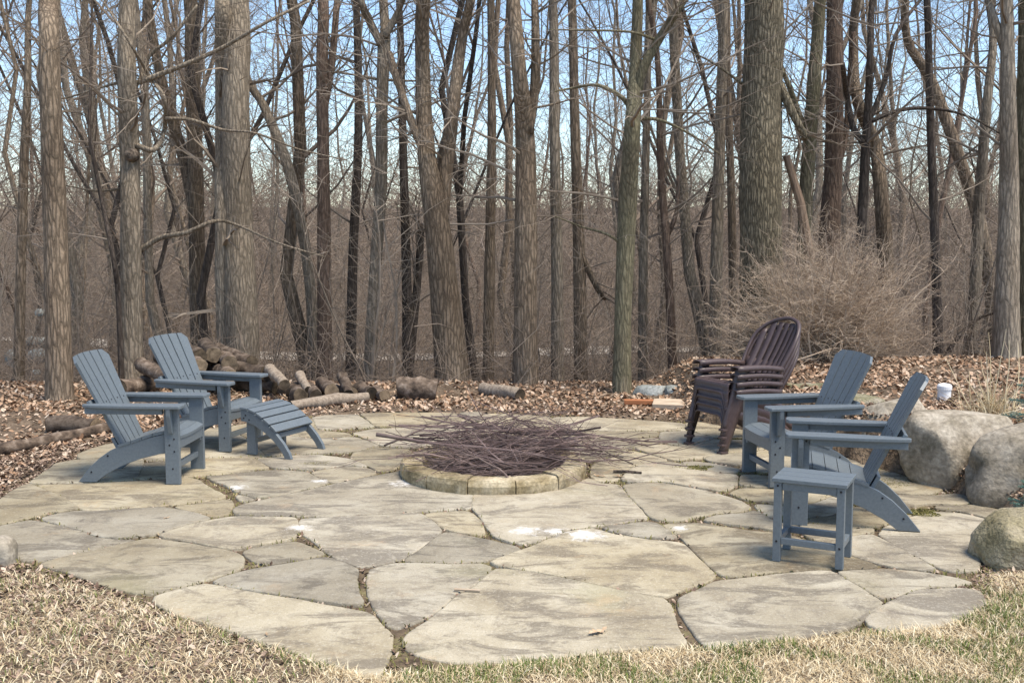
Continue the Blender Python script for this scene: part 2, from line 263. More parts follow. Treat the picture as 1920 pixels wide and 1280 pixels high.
# ------------------------------------------------------------------ flagstones (outlines measured on the paving plane)
STONES = [
 [(52,905),(117,931),(150,953),(100,958),(60,968),(0,981),(-60,994),(-90,960),(-10,944),(20,922)],
 [(54,903),(82,886),(105,868),(150,861),(270,860),(255,897),(172,902),(75,905)],
 [(150,859),(145,851),(172,840),(208,831),(250,826),(262,845),(268,858)],
 [(70,907),(172,905),(255,900),(310,897),(350,893),(375,899),(390,912),(420,927),(425,932),(370,940),(310,946),(250,950),(185,955),(155,955),(118,931)],
 [(274,866),(310,864),(352,861),(392,859),(472,857),(485,866),(507,877),(460,883),(405,889),(360,892),(310,895),(258,897)],
 [(272,862),(264,845),(252,826),(330,811),(420,800),(462,821),(485,840),(502,855),(472,855),(392,857),(352,859)],
 [(468,824),(476,813),(550,817),(580,822),(640,820),(665,819),(712,835),(660,846),(595,849),(545,851),(504,854),(486,839)],
 [(424,799),(480,790),(560,783),(583,782),(595,805),(654,811),(660,817),(640,818),(580,820),(550,815),(474,811),(464,819)],
 [(586,781),(610,777),(670,775),(702,799),(690,800),(640,802),(598,804)],
 [(676,774),(760,772),(855,773),(880,783),(893,790),(800,797),(706,799)],
 [(861,773),(903,772),(896,788),(885,784)],
 [(907,774),(960,775),(1030,780),(1042,789),(1035,800),(960,803),(900,797),(899,789)],
 [(1045,788),(1037,781),(1100,781),(1150,784),(1215,788),(1280,793),(1290,806),(1240,806),(1150,806),(1040,803)],
 [(660,811),(706,802),(800,800),(893,793),(902,812),(900,826),(830,832),(760,838),(716,834),(690,822)],
 [(904,800),(960,806),(1040,806),(1045,822),(1040,834),(960,832),(905,826)],
 [(1048,806),(1150,809),(1234,809),(1230,818),(1195,819),(1202,834),(1184,839),(1120,835),(1048,834)],
 [(1190,839),(1205,836),(1247,833),(1265,836),(1305,841),(1345,847),(1342,853),(1310,858),(1272,862),(1257,860),(1222,850)],
 [(1199,821),(1232,820),(1243,831),(1206,833)],
 [(1236,818),(1240,809),(1292,808),(1318,815),(1340,821),(1300,829),(1262,833),(1247,831)],
 [(1296,806),(1285,794),(1305,790),(1345,797),(1400,808),(1440,820),(1400,822),(1345,820),(1318,813)],
 [(1268,834),(1302,831),(1344,822),(1400,824),(1440,822),(1470,830),(1440,838),(1400,846),(1350,847),(1305,839)],
 [(1348,850),(1400,848),(1394,868),(1385,872),(1340,865),(1318,859)],
 [(1274,865),(1300,863),(1340,868),(1386,877),(1384,884),(1350,884),(1300,877)],
 [(1175,882),(1200,872),(1240,864),(1270,867),(1298,879),(1350,887),(1383,888),(1380,908),(1362,919),(1335,916),(1260,903),(1228,900),(1195,903),(1165,900)],
 [(1112,869),(1185,843),(1222,853),(1254,862),(1235,863),(1198,870),(1168,881),(1158,898),(1120,902),(1106,890)],
 [(1050,836),(1120,837),(1181,841),(1150,852),(1110,866),(1090,858)],
 [(478,858),(510,857),(548,853),(598,852),(655,860),(690,875),(660,871),(620,875),(580,880),(540,877),(510,876),(490,865)],
 [(583,883),(620,877),(660,873),(692,877),(708,886),(660,897),(625,903),(605,897)],
 [(658,858),(664,848),(712,838),(765,841),(770,850),(745,878),(712,884),(696,874),(675,866)],
 [(385,890),(410,891),(465,884),(520,879),(575,883),(600,898),(618,905),(575,915),(500,932),(480,933),(445,921),(425,908),(400,900)],
 [(446,925),(478,935),(470,938),(455,939),(444,932)],
 [(437,962),(441,950),(470,941),(505,934),(577,918),(625,907),(700,892),(744,884),(770,875),(850,900),(885,915),(884,950),(840,954),(740,959),(660,963),(600,966),(560,966),(480,965)],
 [(888,918),(940,925),(1000,925),(1060,915),(1090,900),(1106,893),(1122,904),(1160,906),(1178,930),(1200,952),(1213,971),(1170,977),(1120,984),(1070,989),(1040,999),(1000,1016),(984,1020),(960,1015),(928,1004),(912,985),(905,970),(893,957),(887,950)],
 [(795,960),(880,956),(889,961),(901,975),(909,1002),(880,998),(838,990),(817,977)],
 [(563,970),(600,969),(660,966),(740,962),(790,960),(806,973),(827,992),(812,1007),(785,1025),(752,1046),(695,1058),(676,1061),(640,1047),(617,1035),(595,1015),(578,1002),(563,997)],
 [(296,1004),(320,994),(360,983),(402,973),(437,967),(480,968),(557,969),(558,995),(552,1008),(500,1016),(452,1026),(437,1029),(400,1023),(365,1015),(320,1008)],
 [(72,970),(105,962),(140,957),(187,957),(250,953),(307,950),(335,955),(370,963),(398,971),(357,980),(320,991),(290,1000),(225,1006),(178,1002),(150,991),(105,979)],
 [(325,948),(370,943),(425,935),(436,937),(432,955),(428,963),(405,969),(360,957)],
 [(-90,1005),(0,985),(60,973),(100,982),(150,994),(176,1005),(225,1010),(262,1007),(235,1014),(190,1024),(140,1035),(62,1051),(40,1048),(-20,1035),(-90,1025)],
 [(275,1007),(315,1012),(365,1019),(435,1032),(452,1041),(458,1058),(445,1067),(400,1081),(385,1086),(330,1100),(283,1112),(240,1105),(180,1090),(130,1070),(72,1054),(140,1038),(190,1027),(235,1017)],
 [(455,1030),(500,1021),(555,1012),(575,1020),(612,1036),(560,1047),(520,1053),(485,1055),(468,1045)],
 [(396,1088),(460,1069),(500,1061),(560,1052),(610,1042),(640,1054),(671,1067),(667,1085),(671,1110),(681,1134),(660,1133),(600,1124),(540,1114),(460,1102),(407,1092)],
 [(290,1115),(385,1092),(405,1096),(460,1107),(540,1120),(600,1131),(660,1140),(690,1146),(718,1172),(736,1189),(730,1210),(723,1240),(712,1266),(690,1264),(650,1250),(590,1235),(540,1215),(480,1195),(420,1175),(340,1150),(285,1125)],
 [(694,1064),(745,1053),(800,1054),(845,1056),(905,1053),(925,1060),(905,1080),(880,1098),(855,1108),(825,1135),(805,1149),(790,1157),(765,1168),(740,1177),(724,1164),(707,1145),(695,1125),(690,1100),(691,1080)],
 [(833,995),(880,1003),(920,1012),(968,1022),(980,1028),(940,1041),(905,1049),(845,1052),(800,1051),(754,1050),(787,1029),(815,1010)],
 [(985,1028),(1003,1022),(1040,1006),(1068,995),(1113,990),(1150,1001),(1225,1012),(1276,1015),(1296,1035),(1320,1056),(1343,1079),(1312,1093),(1270,1105),(1250,1115),(1205,1111),(1155,1100),(1080,1084),(1000,1069),(935,1059),(912,1052),(945,1043)],
 [(1125,987),(1170,981),(1214,976),(1233,978),(1272,1007),(1225,1006),(1155,996)],
 [(930,1063),(1000,1072),(1080,1087),(1155,1104),(1205,1115),(1248,1120),(1256,1132),(1270,1172),(1288,1207),(1240,1212),(1150,1213),(1050,1228),(960,1238),(880,1238),(800,1230),(763,1215),(757,1195),(765,1183),(800,1165),(812,1152),(832,1138),(862,1112),(886,1101),(910,1082)],
 [(1270,1119),(1300,1107),(1330,1093),(1352,1085),(1400,1081),(1450,1075),(1520,1068),(1560,1067),(1590,1087),(1630,1112),(1655,1127),(1640,1140),(1617,1157),(1610,1165),(1560,1182),(1480,1196),(1400,1205),(1350,1212),(1330,1213),(1318,1203),(1292,1170),(1274,1140)],
 [(1240,981),(1270,979),(1312,977),(1360,986),(1420,994),(1470,998),(1510,1011),(1550,1025),(1580,1037),(1610,1048),(1652,1060),(1610,1064),(1560,1063),(1500,1067),(1440,1071),(1370,1079),(1353,1078),(1326,1053),(1301,1030),(1285,1010),(1264,995)],
 [(1315,974),(1345,965),(1400,961),(1413,955),(1420,958),(1455,978),(1500,986),(1495,994),(1450,991),(1400,984),(1350,979)],
 [(1168,908),(1190,905),(1228,904),(1258,907),(1330,920),(1360,928),(1390,938),(1411,952),(1395,957),(1345,960),(1300,968),(1262,976),(1240,975),(1222,970),(1205,951),(1182,929)],
 [(1390,889),(1440,892),(1490,897),(1540,905),(1520,912),(1460,914),(1388,909)],
 [(1367,922),(1390,913),(1460,917),(1520,915),(1560,925),(1530,938),(1470,945),(1440,940),(1400,934)],
 [(1416,942),(1440,944),(1475,949),(1530,942),(1565,929),(1598,945),(1560,962),(1500,972),(1450,968),(1424,955)],
 [(1398,848),(1440,842),(1478,836),(1530,851),(1520,872),(1460,884),(1398,882),(1396,868)],
 [(1534,851),(1484,834),(1520,836),(1580,856),(1640,875),(1600,890),(1545,900),(1495,893),(1465,886),(1522,875)],
 [(1645,877),(1720,900),(1770,918),(1740,926),(1670,923),(1610,910),(1548,903),(1605,892)],
 [(1567,925),(1548,907),(1610,914),(1668,927),(1740,930),(1800,925),(1826,940),(1800,945),(1740,942),(1700,948),(1640,950),(1600,942)],
 [(1605,947),(1640,953),(1690,951),(1722,957),(1700,966),(1650,984),(1600,990),(1560,985),(1503,975),(1562,964)],
 [(1503,990),(1502,979),(1560,988),(1600,993),(1646,989),(1638,996),(1592,1001),(1562,1018),(1515,1008)],
 [(1567,1022),(1595,1004),(1640,1000),(1660,1013),(1720,1045),(1762,1068),(1700,1064),(1657,1057),(1614,1046),(1584,1034)],
 [(1647,999),(1657,986),(1705,969),(1745,957),(1800,960),(1850,972),(1870,990),(1850,1015),(1835,1040),(1832,1068),(1772,1067),(1727,1044),(1667,1012)],
 [(1747,953),(1760,946),(1800,949),(1830,945),(1870,955),(1900,965),(1877,982),(1853,969),(1800,957)],
 [(1567,1069),(1600,1069),(1650,1065),(1720,1070),(1785,1080),(1830,1090),(1790,1095),(1720,1100),(1690,1110),(1660,1123),(1635,1110),(1595,1086)],
 [(1620,1160),(1662,1130),(1700,1112),(1725,1104),(1800,1099),(1840,1106),(1850,1130),(1800,1160),(1740,1175),(1680,1180),(1640,1178)],
]
SP = [[G(x, y) for x, y in s] for s in STONES]
def hull(pts):
    pts = sorted(set(pts))
    def half(ps):
        h = []
        for p in ps:
            while len(h) > 1 and (h[-1][0]-h[-2][0])*(p[1]-h[-2][1])-(h[-1][1]-h[-2][1])*(p[0]-h[-2][0]) <= 0: h.pop()
            h.append(p)
        return h
    a, b = half(pts), half(pts[::-1]); return a[:-1]+b[:-1]
HULL = hull([(p.x, p.y) for s in SP for p in s])
def inside(X, Y, poly):
    r = np.zeros(len(X), bool); n = len(poly)
    for i in range(n):
        x0, y0 = poly[i][0], poly[i][1]; x1, y1 = poly[(i+1) % n][0], poly[(i+1) % n][1]
        c = ((y0 > Y) != (y1 > Y)); r ^= c & (X < (x1-x0)*(Y-y0)/((y1-y0) if abs(y1-y0) > 1e-9 else 1e-9)+x0)
    return r
def on_stone(X, Y):
    r = np.zeros(len(X), bool)
    for s in SP: r |= inside(X, Y, [(p.x, p.y) for p in s])
    return r
def hull_dist(X, Y):                       # >0 outside the paving
    d = np.full(len(X), 1e9); n = len(HULL)
    for i in range(n):
        a = np.array(HULL[i]); b = np.array(HULL[(i+1) % n]); ab = b-a
        t = np.clip(((X-a[0])*ab[0]+(Y-a[1])*ab[1])/(ab@ab), 0, 1)
        d = np.minimum(d, np.hypot(X-a[0]-t*ab[0], Y-a[1]-t*ab[1]))
    return np.where(inside(X, Y, HULL), -d, d)

# ------------------------------------------------------------------ ground sheet
def sstep(a, b, x): t = np.clip((x-a)/(b-a), 0, 1); return t*t*(3-2*t)
def ground_z(X, Y):
    X = np.asarray(X, float); Y = np.asarray(Y, float); hd = hull_dist(X.ravel(), Y.ravel()).reshape(X.shape)
    z = -.10+.10*sstep(-.12, .06, hd)
    z = z+.012*np.sin(X*3.1+1)*np.cos(Y*2.7)*(hd > .1)
    line = 2.98+.22*np.clip(7.6-Y, -1, 3)-.42*np.clip(Y-7.8, 0, 2.6)          # boulder line at the right
    bed = .36*sstep(-.05, .45, X-line)*sstep(6.0, 7.2, Y)*(1-sstep(12, 15, Y)); z = z+np.where(hd > .05, bed, 0)
    z = z-1.35*sstep(12.4, 19, Y)+5.2*sstep(34, 110, Y)
    z = z+.10*np.sin(X*.35)*np.sin(Y*.28)*sstep(14, 24, Y)
    return z
gx = np.unique(np.concatenate([np.linspace(-90, -8, 42), np.linspace(-8, 8, 161), np.linspace(8, 90, 42)]))
gy = np.unique(np.concatenate([np.linspace(-25, 3, 15), np.linspace(3, 16, 131), np.linspace(16, 140, 90)]))
XX, YY = np.meshgrid(gx, gy); ZZ = ground_z(XX, YY)
nx, ny = len(gx), len(gy); idx = np.arange(nx*ny).reshape(ny, nx)
gq = np.stack([idx[:-1,:-1].ravel(), idx[:-1,1:].ravel(), idx[1:,1:].ravel(), idx[1:,:-1].ravel()], 1)
g = tag(fast_mesh('ground', np.stack([XX.ravel(), YY.ravel(), ZZ.ravel()], 1), gq, M['ground']), kind='structure')
g.data.polygons.foreach_set('use_smooth', [True]*len(g.data.polygons))
def gz(x, y): return float(ground_z(np.array([x]), np.array([y]))[0])

# paving bed and stones
mb = MB(); mb.v = [(x, y, -.017) for x, y in HULL]; mb.f = [tuple(range(len(HULL)))]
patio = tag(mb.build('patio', M['soil']), kind='structure')
for s in SP:
    pts = [Vector((p.x, p.y)) for p in s]; n = len(pts)
    area = sum(pts[i].cross(pts[(i+1) % n]) for i in range(n))
    if area < 0: pts.reverse()
    ring = []
    for i in range(n):
        a, b = pts[i], pts[(i+1) % n]; k = max(1, int((b-a).length/.05)); nrm = Vector((-(b-a).y, (b-a).x)).normalized()
        for j in range(k):
            q = a.lerp(b, j/k); ring.append(q+nrm*rng.uniform(-.020, -.003))
    for _ in range(1):
        ring = [(ring[i-1]+ring[i]*3+ring[(i+1) % len(ring)])/5 for i in range(len(ring))]
    m = len(ring); cen = sum(ring, Vector((0, 0)))/m
    tx, ty, tz = rng.uniform(-.006, .006), rng.uniform(-.006, .006), rng.uniform(-.004, .004)
    def inn(i, d):
        a, b, c = ring[i-1], ring[i], ring[(i+1) % m]; nn = Vector((-(c-a).y, (c-a).x)).normalized(); return b+nn*d
    top = lambda q, z: (q.x, q.y, z+tz+tx*(q.x-cen.x)+ty*(q.y-cen.y))
    mb = MB()
    mb.v += [(q.x, q.y, -.07) for q in ring]
    mb.v += [top(q, -.007+rng.uniform(-.003, .003)) for q in ring]
    mb.v += [top(inn(i, .004), -.0015) for i in range(m)]
    mb.v += [top(inn(i, .014), 0) for i in range(m)]
    for k in range(3): mb.f += [(k*m+i, k*m+(i+1) % m, (k+1)*m+(i+1) % m, (k+1)*m+i) for i in range(m)]
    mb.f.append(tuple(3*m+i for i in range(m)))
    o = mb.build('flagstone', M['flag'], patio)
    for p in o.data.polygons: p.use_smooth = len(p.vertices) == 4
# far path and creek
def strip(name, pts, wid, m):
    mb = MB()
    for (x, y), w_ in zip(pts, wid):
        for s in (-1, 1): mb.v.append((x, y+s*w_, gz(x, y+s*w_)+.03))
    mb.f = [(2*i, 2*i+2, 2*i+3, 2*i+1) for i in range(len(pts)-1)]
    return tag(mb.build(name, m), kind='structure')
xs = np.linspace(-40, 40, 60)
strip('path', [(x, 27.5-.16*x+.8*math.sin(x*.3)) for x in xs], [.75+.15*math.sin(x) for x in xs], M['path'])
strip('creek', [(x, 21+.12*(x+9)+.5*math.sin(x*.9)) for x in np.linspace(-22, -7.6, 24)], [.5+.2*math.sin(x*1.7) for x in np.linspace(-22, -7.6, 24)], M['creek'])

# ------------------------------------------------------------------ fire pit
PC = Vector((-.14, 8.05, 0)); RO, RI, HP = .70, .535, .098
pit = tag(empty('fire_pit', PC), 'low round fire pit ring of tan stone blocks full of brushwood', 'fire pit')
nb = 13; a0 = .12
for k in range(nb):
    t0 = a0+2*math.pi*k/nb+.006; t1 = a0+2*math.pi*(k+1)/nb-.006; mb = MB(); h = HP+rng.uniform(-.01, .008); js = 6
    bump_ = [rng.uniform(-.012, .008) for _ in range(js+1)]
    prof = []
    for j in range(js+1):
        t = t0+(t1-t0)*j/js; ro = RO*(math.cos((t1-t0)/2)/math.cos(t-(t0+t1)/2))*.35+RO*.65
        c, s_ = math.cos(t), math.sin(t)
        prof += [(c*(ro+bump_[j]), s_*(ro+bump_[j]), -.02), (c*(ro+bump_[j]*.3+.004), s_*(ro+bump_[j]*.3+.004), h*.55), (c*(ro-.004+bump_[j]), s_*(ro-.004+bump_[j]), h-.012), (c*(ro-.018), s_*(ro-.018), h+rng.uniform(-.003, .003)), (c*(RI+.012), s_*(RI+.012), h+rng.uniform(-.003, .003)), (c*RI, s_*RI, h-.012), (c*RI, s_*RI, -.05)]
    mb.v = prof; q = 7
    for j in range(js):
        for i in range(q-1): mb.f.append((j*q+i, (j+1)*q+i, (j+1)*q+i+1, j*q+i+1))
    mb.f += [tuple(range(q)), tuple(js*q+i for i in range(q))[::-1]]
    mb.build('stone_block', M['pit_stone'], pit)
mb = MB(); n = 32
mb.v = [(0, 0, .02)]+[(math.cos(2*math.pi*i/n)*RI, math.sin(2*math.pi*i/n)*RI, .006) for i in range(n)]
mb.f = [(0, 1+i, 1+(i+1) % n) for i in range(n)]; mb.build('ash_bed', M['ash'], pit)

def wander(p, d, L, n, jit, rg, grav=0.):
    pts = [Vector(p)]; d = Vector(d).normalized()
    for i in range(n):
        d = (d+Vector((rg.gauss(0, jit), rg.gauss(0, jit), rg.gauss(0, jit)+grav))).normalized(); pts.append(pts[-1]+d*(L/n))
    return pts
# brushwood: a mass nobody could count, and the thick branches one can
mb = MB(); rg = random.Random(3)
def brush_h(x, y): return .06+.27*math.exp(-((x/.75)**2+((y-.18)/.55)**2))
for k in range(400):
    cx, cy = rg.gauss(.12, .28), rg.gauss(.22, .22); L = rg.uniform(.5, 1.4)
    if k < 190: cx, cy, L = rg.gauss(0, .14), rg.gauss(-.1, .18), rg.uniform(.35, .75)
    an = rg.gauss(0, .38)+(math.pi if rg.random() < .5 else 0)
    z = rg.uniform(.05, 1)*brush_h(cx, cy)+.03
    if k < 190: z = rg.uniform(.03, .16)
    d = Vector((math.cos(an), math.sin(an), rg.gauss(0, .07)))
    st = PC+Vector((cx, cy, z))-d*L/2; st.z = max(st.z, .03)
    pts = wander(st, d, L, 5, .10, rg)
    for q in pts:
        rr = math.hypot(q.x-PC.x, q.y-PC.y); q.z = max(q.z, .125 if .5 < rr < .74 else .03)
    r0 = rg.uniform(.0018, .0045) if rg.random() < .8 else rg.uniform(.006, .010); mb.tube(pts, [r0*(1-.14*i) for i in range(6)], 4, False)
    for j in range(rg.randint(1, 4)):
        b = pts[rg.randint(1, 4)]; d2 = d+Vector((rg.gauss(0, .5), rg.gauss(0, .6), rg.gauss(.08, .25)))
        mb.tube([Vector((q.x, q.y, max(q.z, .02))) for q in wander(b, d2, rg.uniform(.12, .4), 3, .15, rg)], [r0*.55, r0*.5, r0*.4, r0*.25], 3, False)
tag(mb.build('brushwood', M['brush']), 'heap of thin purplish twigs lying in and over the fire pit', 'twigs', kind='stuff')
BR = [([(705,814),(790,828),(880,838),(1000,846),(1090,850)], 8.25, .016, 'thick grey branch jutting out left over the fire pit'),
      ([(858,778),(905,800),(960,822),(1010,835)], 8.75, .012, 'branch slanting down across the back of the brush heap'),
      ([(890,800),(1000,808),(1110,815),(1215,835)], 8.5, .012, 'long branch reaching right from the brush heap to a pale broken end'),
      ([(720,835),(800,800),(900,803),(1020,800)], 8.9, .009, 'bowed thin branch arching over the left back of the brush heap'),
      ([(775,895),(830,868),(900,848),(1010,852),(1110,868)], 7.75, .009, 'pale forked stick resting on the front left of the pit ring'),
      ([(960,906),(935,878),(900,860),(860,852)], 7.45, .009, 'short stick hanging over the front rim of the fire pit'),
      ([(1000,842),(1100,866),(1180,862),(1260,845)], 8.1, .008, 'slim bare branch stretching far right past the pit'),]
for pl, d, r, lab in BR:
    mb = MB(); pts = [D(x, y, d+.05*i) for i, (x, y) in enumerate(pl)]; pts = [Vector((p.x, p.y, max(p.z, .03))) for p in pts]
    fine = []
    for a, b in zip(pts, pts[1:]): fine += [a, a.lerp(b, .5)+Vector((0, 0, rg.uniform(-.008, .012)))]
    fine.append(pts[-1]); mb.tube(fine, [r*(1-.6*i/len(fine)) for i in range(len(fine))], 7, True)
    for j in range(7):
        b = fine[rg.randint(2, len(fine)-1)]; mb.tube(wander(b, (rg.choice((-1, 1))*.2+ (pts[-1]-pts[0]).normalized().x, rg.gauss(0, .4), rg.uniform(-.05, .4)), rg.uniform(.15, .45), 4, .15, rg), [r*.35, r*.3, r*.25, r*.18, r*.1], 3, False)
    tag(mb.build('branch', M['branch'], smooth=True), lab, 'branch')
mb = MB(); a, b = G(1150, 886), G(1203, 889); mb.tube([a+Vector((0,0,.012)), a.lerp(b, .5)+Vector((0,.01,.014)), b+Vector((0,0,.012))], [.011, .012, .009], 7); tag(mb.build('stick', M['dark_bark']), 'short dark stick lying on the paving right of the pit', 'stick')
mb = MB(); a, b = G(852, 1107), G(900, 1109); mb.tube([a+Vector((0,0,.008)), b+Vector((0,0,.008))], [.008, .006], 6); tag(mb.build('stick', M['pale_wood']), 'small pale stick on the front paving joint', 'stick')

# ------------------------------------------------------------------ slate adirondack chairs
def make_chair():
    t = empty('adirondack_chair'); S = M['slate']; W = .268
    XZ = lambda u, v, h: (u, h, v)
    for s in (-1, 1):
        y0, y1 = (W-.034)*s, W*s
        m = MB(); m.box(-.105, 0, min(y0, y1), max(y0, y1), 0, .553); leg = m.build('leg', S, t, bevel=.004)
        # curved stringer that is also the rear leg
        top = [(-.012,.338),(-.06,.352),(-.12,.356),(-.22,.335),(-.34,.298),(-.46,.262),(-.52,.235),(-.60,.180),(-.68,.105),(-.766,0)]
        bot = [(-.635,0),(-.55,.062),(-.44,.122),(-.30,.176),(-.16,.212),(-.012,.232)]
        m = MB(); yy = sorted(((W-.036)*s, (W-.070)*s)); m.prism(top+bot, yy[0], yy[1], XZ); m.build('stringer', S, t, bevel=.003)
        # arm: tapered board with rounded front
        o_, i_ = .335, .195
        pl = [(.020,i_+.004),(.038,i_+.03),(.040,o_-.03),(.026,o_-.006),(-.10,o_),(-.40,o_-.004),(-.62,.312),(-.685,.296),(-.691,.262),(-.66,.236),(-.45,.216),(-.2,i_)]
        pl = [(x, y*s) for x, y in pl]
        if s > 0: pl.reverse()
        m = MB(); m.prism(pl, .553, .577, lambda u, v, h: (u, v, h)); m.build('arm', S, t, bevel=.005)
        m = MB(); ys = sorted((.262*s, .292*s)); m.box(-.672, -.106, ys[0], ys[1], .508, .5525); m.build('arm_rail', S, t, bevel=.003)
        # bracket under the arm, outside the leg
        m = MB(); m.prism([(W*s+.0005*s, .5525), (W*s+.062*s, .5525), (W*s+.058*s, .50), (W*s+.022*s, .375), (W*s+.0005*s, .37)], -.068, -.038, lambda u, v, h: (h, u, v)); m.build('arm_bracket', S, t, bevel=.003)
        for bx_, bz in ((-.035,.33),(-.07,.285),(-.035,.24),(-.05,.115),(-.085,.53)):
            m = MB(); m.tube([(bx_, (W-.001)*s, bz), (bx_, (W+.003)*s, bz)], [.0075, .006], 8); m.build('bolt', M['bolt'], leg)
        for bx_, bz in ((-.54,.195),(-.665,.075)):
            m = MB(); m.tube([(bx_, (W-.037)*s, bz), (bx_, (W-.032)*s, bz)], [.0075, .006], 8); m.build('bolt', M['bolt'], t)
    # seat slats following the dip
    sx = [.004,-.045,-.125,-.205,-.285,-.365,-.462]; szz = [.350,.372,.380,.362,.336,.308,.278]
    for i in range(6):
        x0, x1 = sx[i]-.002, sx[i+1]+.002; z0, z1 = szz[i], szz[i+1]; m = MB(); n = 9
        for (x, z) in ((x0, z0), (x1, z1)):
            for k in range(n+1):
                u = -1+2*k/n; dip = -.012*(1-u*u); m.v += [(x, u*(W-.03), z+dip), (x, u*(W-.03), z+dip-.02)]
        q = 2*(n+1)
        for k in range(n):
            a = 2*k; m.f += [(a, a+2, q+a+2, q+a), (a+1, q+a+1, q+a+3, a+3), (a, a+1, a+3, a+2), (q+a, q+a+2, q+a+3, q+a+1)]
        m.f += [(0, q, q+1, 1), (2*n, 2*n+1, q+2*n+1, q+2*n)]
        m.build('seat_slat', S, t)
    m = MB(); m.box(-.026, -.004, -(W-.036), W-.036, .255, .328); m.build('front_apron', S, t, bevel=.003)
    m = MB(); m.box(-.075, -.04, -(W-.036), W-.036, .10, .14); m.build('stretcher', S, t, bevel=.003)
    # fan back, five slats
    B0 = Vector((-.445, 0, .268)); up = Vector((-.335, 0, .655)); upn = up.normalized(); fw = Vector((upn.z, 0, -upn.x)); LB = up.length
    def tl(u):                               # top outline over the width -1..1
        a = abs(u); return LB*(1-.035*a**2) if a < .80 else LB*(1-.035*.64-(a-.80)*.42)
    for k in range(5):
        ua, ub = -1+.4*k+.028, -1+.4*(k+1)-.028; us = [ua+(ub-ua)*j/6 for j in range(7)]
        m = MB(); rows = [(0, None), (.35, None), (.7, None), (1, None)]
        def P(u, f, dep):
            hw = .205+(.275-.205)*f; l = f*tl(u); cv = .028*u*u*f
            return tuple(B0+upn*l+fw*(cv+dep)+Vector((0, u*hw, 0)))
        for dep in (0, -.02):
            for f, _ in rows: m.v += [P(u, f, dep) for u in us]
        nn = 7; lay = 4*nn
        for r_ in range(3):
            for j in range(6):
                a = r_*nn+j; m.f += [(a, a+1, a+nn+1, a+nn), (lay+a, lay+a+nn, lay+a+nn+1, lay+a+1)]
            m.f += [(r_*nn, (r_+1)*nn, lay+(r_+1)*nn, lay+r_*nn), (r_*nn+6, lay+r_*nn+6, lay+(r_+1)*nn+6, (r_+1)*nn+6)]
        for j in range(6): m.f += [(3*nn+j, 3*nn+j+1, lay+3*nn+j+1, lay+3*nn+j), (j, lay+j, lay+j+1, j+1)]
        sl_ = m.build('back_slat', S, t)
        for f in (.46,):
            u = (ua+ub)/2; c = Vector(P(u, f, 0)); m = MB(); m.tube([c, c+fw*.003], [.006, .005], 8); m.build('bolt', M['bolt'], sl_)
    c = B0+upn*(.46*LB)-fw*.029; MT = Matrix.Translation(c) @ Matrix.Rotation(-math.atan2(.335, .655), 4, 'Y')
    m = MB(); m.box(-.026, -.001, -.262, .262, -.05, .05, MT); m.build('back_brace', S, t, bevel=.003)
    c = B0+upn*.03-fw*.029; MT = Matrix.Translation(c) @ Matrix.Rotation(-math.atan2(.335, .655), 4, 'Y')
    m = MB(); m.box(-.026, -.001, -(W-.072), W-.072, -.05, .05, MT); m.build('lower_brace', S, t, bevel=.003)
    return t
chair = make_chair()
CH4 = [((-2.357,7.919),-.061,'slate blue adirondack chair at far left, nearer of the two left chairs'),
       ((-2.232,9.048),-.297,'slate blue adirondack chair with the footrest before it, nearest the log pile'),
       ((1.776,7.816),3.308,'slate blue adirondack chair beside the stack of brown chairs'),
       ((1.782,6.841),2.892,'slate blue adirondack chair behind the small side table, near the boulders')]
for i, ((x, y), a, lab) in enumerate(CH4):
    o = chair if i == 0 else copy_tree(chair)
    o.location = (x, y, 0); o.rotation_euler = (0, 0, a); tag(o, lab, 'chair', 'slate adirondack chairs round the fire pit')

# footrest
def make_ottoman():
    t = empty('footrest'); S = M['slate']; W = .235; XZ = lambda u, v, h: (u, h, v)
    for s in (-1, 1):
        top = [(0,.365),(.06,.362),(.14,.338),(.24,.282),(.34,.205),(.42,.125),(.475,.05),(.492,.004),(.484,0)]
        bot = [(.435,0),(.40,.058),(.33,.130),(.24,.196),(.14,.245),(.06,.268),(0,.275)]
        ys = sorted((W*s, (W-.03)*s)); m = MB(); m.prism(top+bot, ys[0], ys[1], XZ); st = m.build('side_rail', S, t, bevel=.003)
        ys = sorted(((W-.032)*s, (W-.066)*s)); m = MB(); m.box(.03, .115, ys[0], ys[1], 0, .27); m.build('leg', S, t, bevel=.003)
        for bx_, bz in ((.05,.325),(.085,.29),(.03,.30)):
            m = MB(); m.tube([(bx_, (W-.001)*s, bz), (bx_, (W+.003)*s, bz)], [.0075, .006], 8); m.build('bolt', M['bolt'], st)
    pr = [(-.004,.366),(.066,.363),(.076,.3605),(.140,.340),(.150,.336),(.212,.3025),(.222,.296),(.282,.254),(.291,.248),(.347,.201)]
    for k in range(5):
        (x0, z0), (x1, z1) = pr[2*k], pr[2*k+1]; m = MB(); d = Vector((x1-x0, 0, z1-z0)).normalized(); nn = Vector((-d.z, 0, d.x))
        for yy in (-W-.008, W+.008):
            for (x, z) in ((x0, z0), (x1, z1)):
                m.v += [(x+nn.x*.003, yy, z+nn.z*.003), (x+nn.x*.022, yy, z+nn.z*.022)]
        m.f = [(0,1,3,2), (4,6,7,5), (1,5,7,3), (0,2,6,4), (0,4,5,1), (2,3,7,6)]
        m.build('slat', S, t, bevel=.003)
    m = MB(); m.box(.06, .09, -(W-.068), W-.068, .09, .13); m.build('stretcher', S, t, bevel=.003)
    m = MB(); m.box(.30, .33, -(W-.031), W-.031, .15, .19); m.build('cross_brace', S, t, bevel=.003)
    return t
fo = make_ottoman(); pf = G(545, 862); dr = Vector((.9, -.436)); ang = math.atan2(dr.y, dr.x)
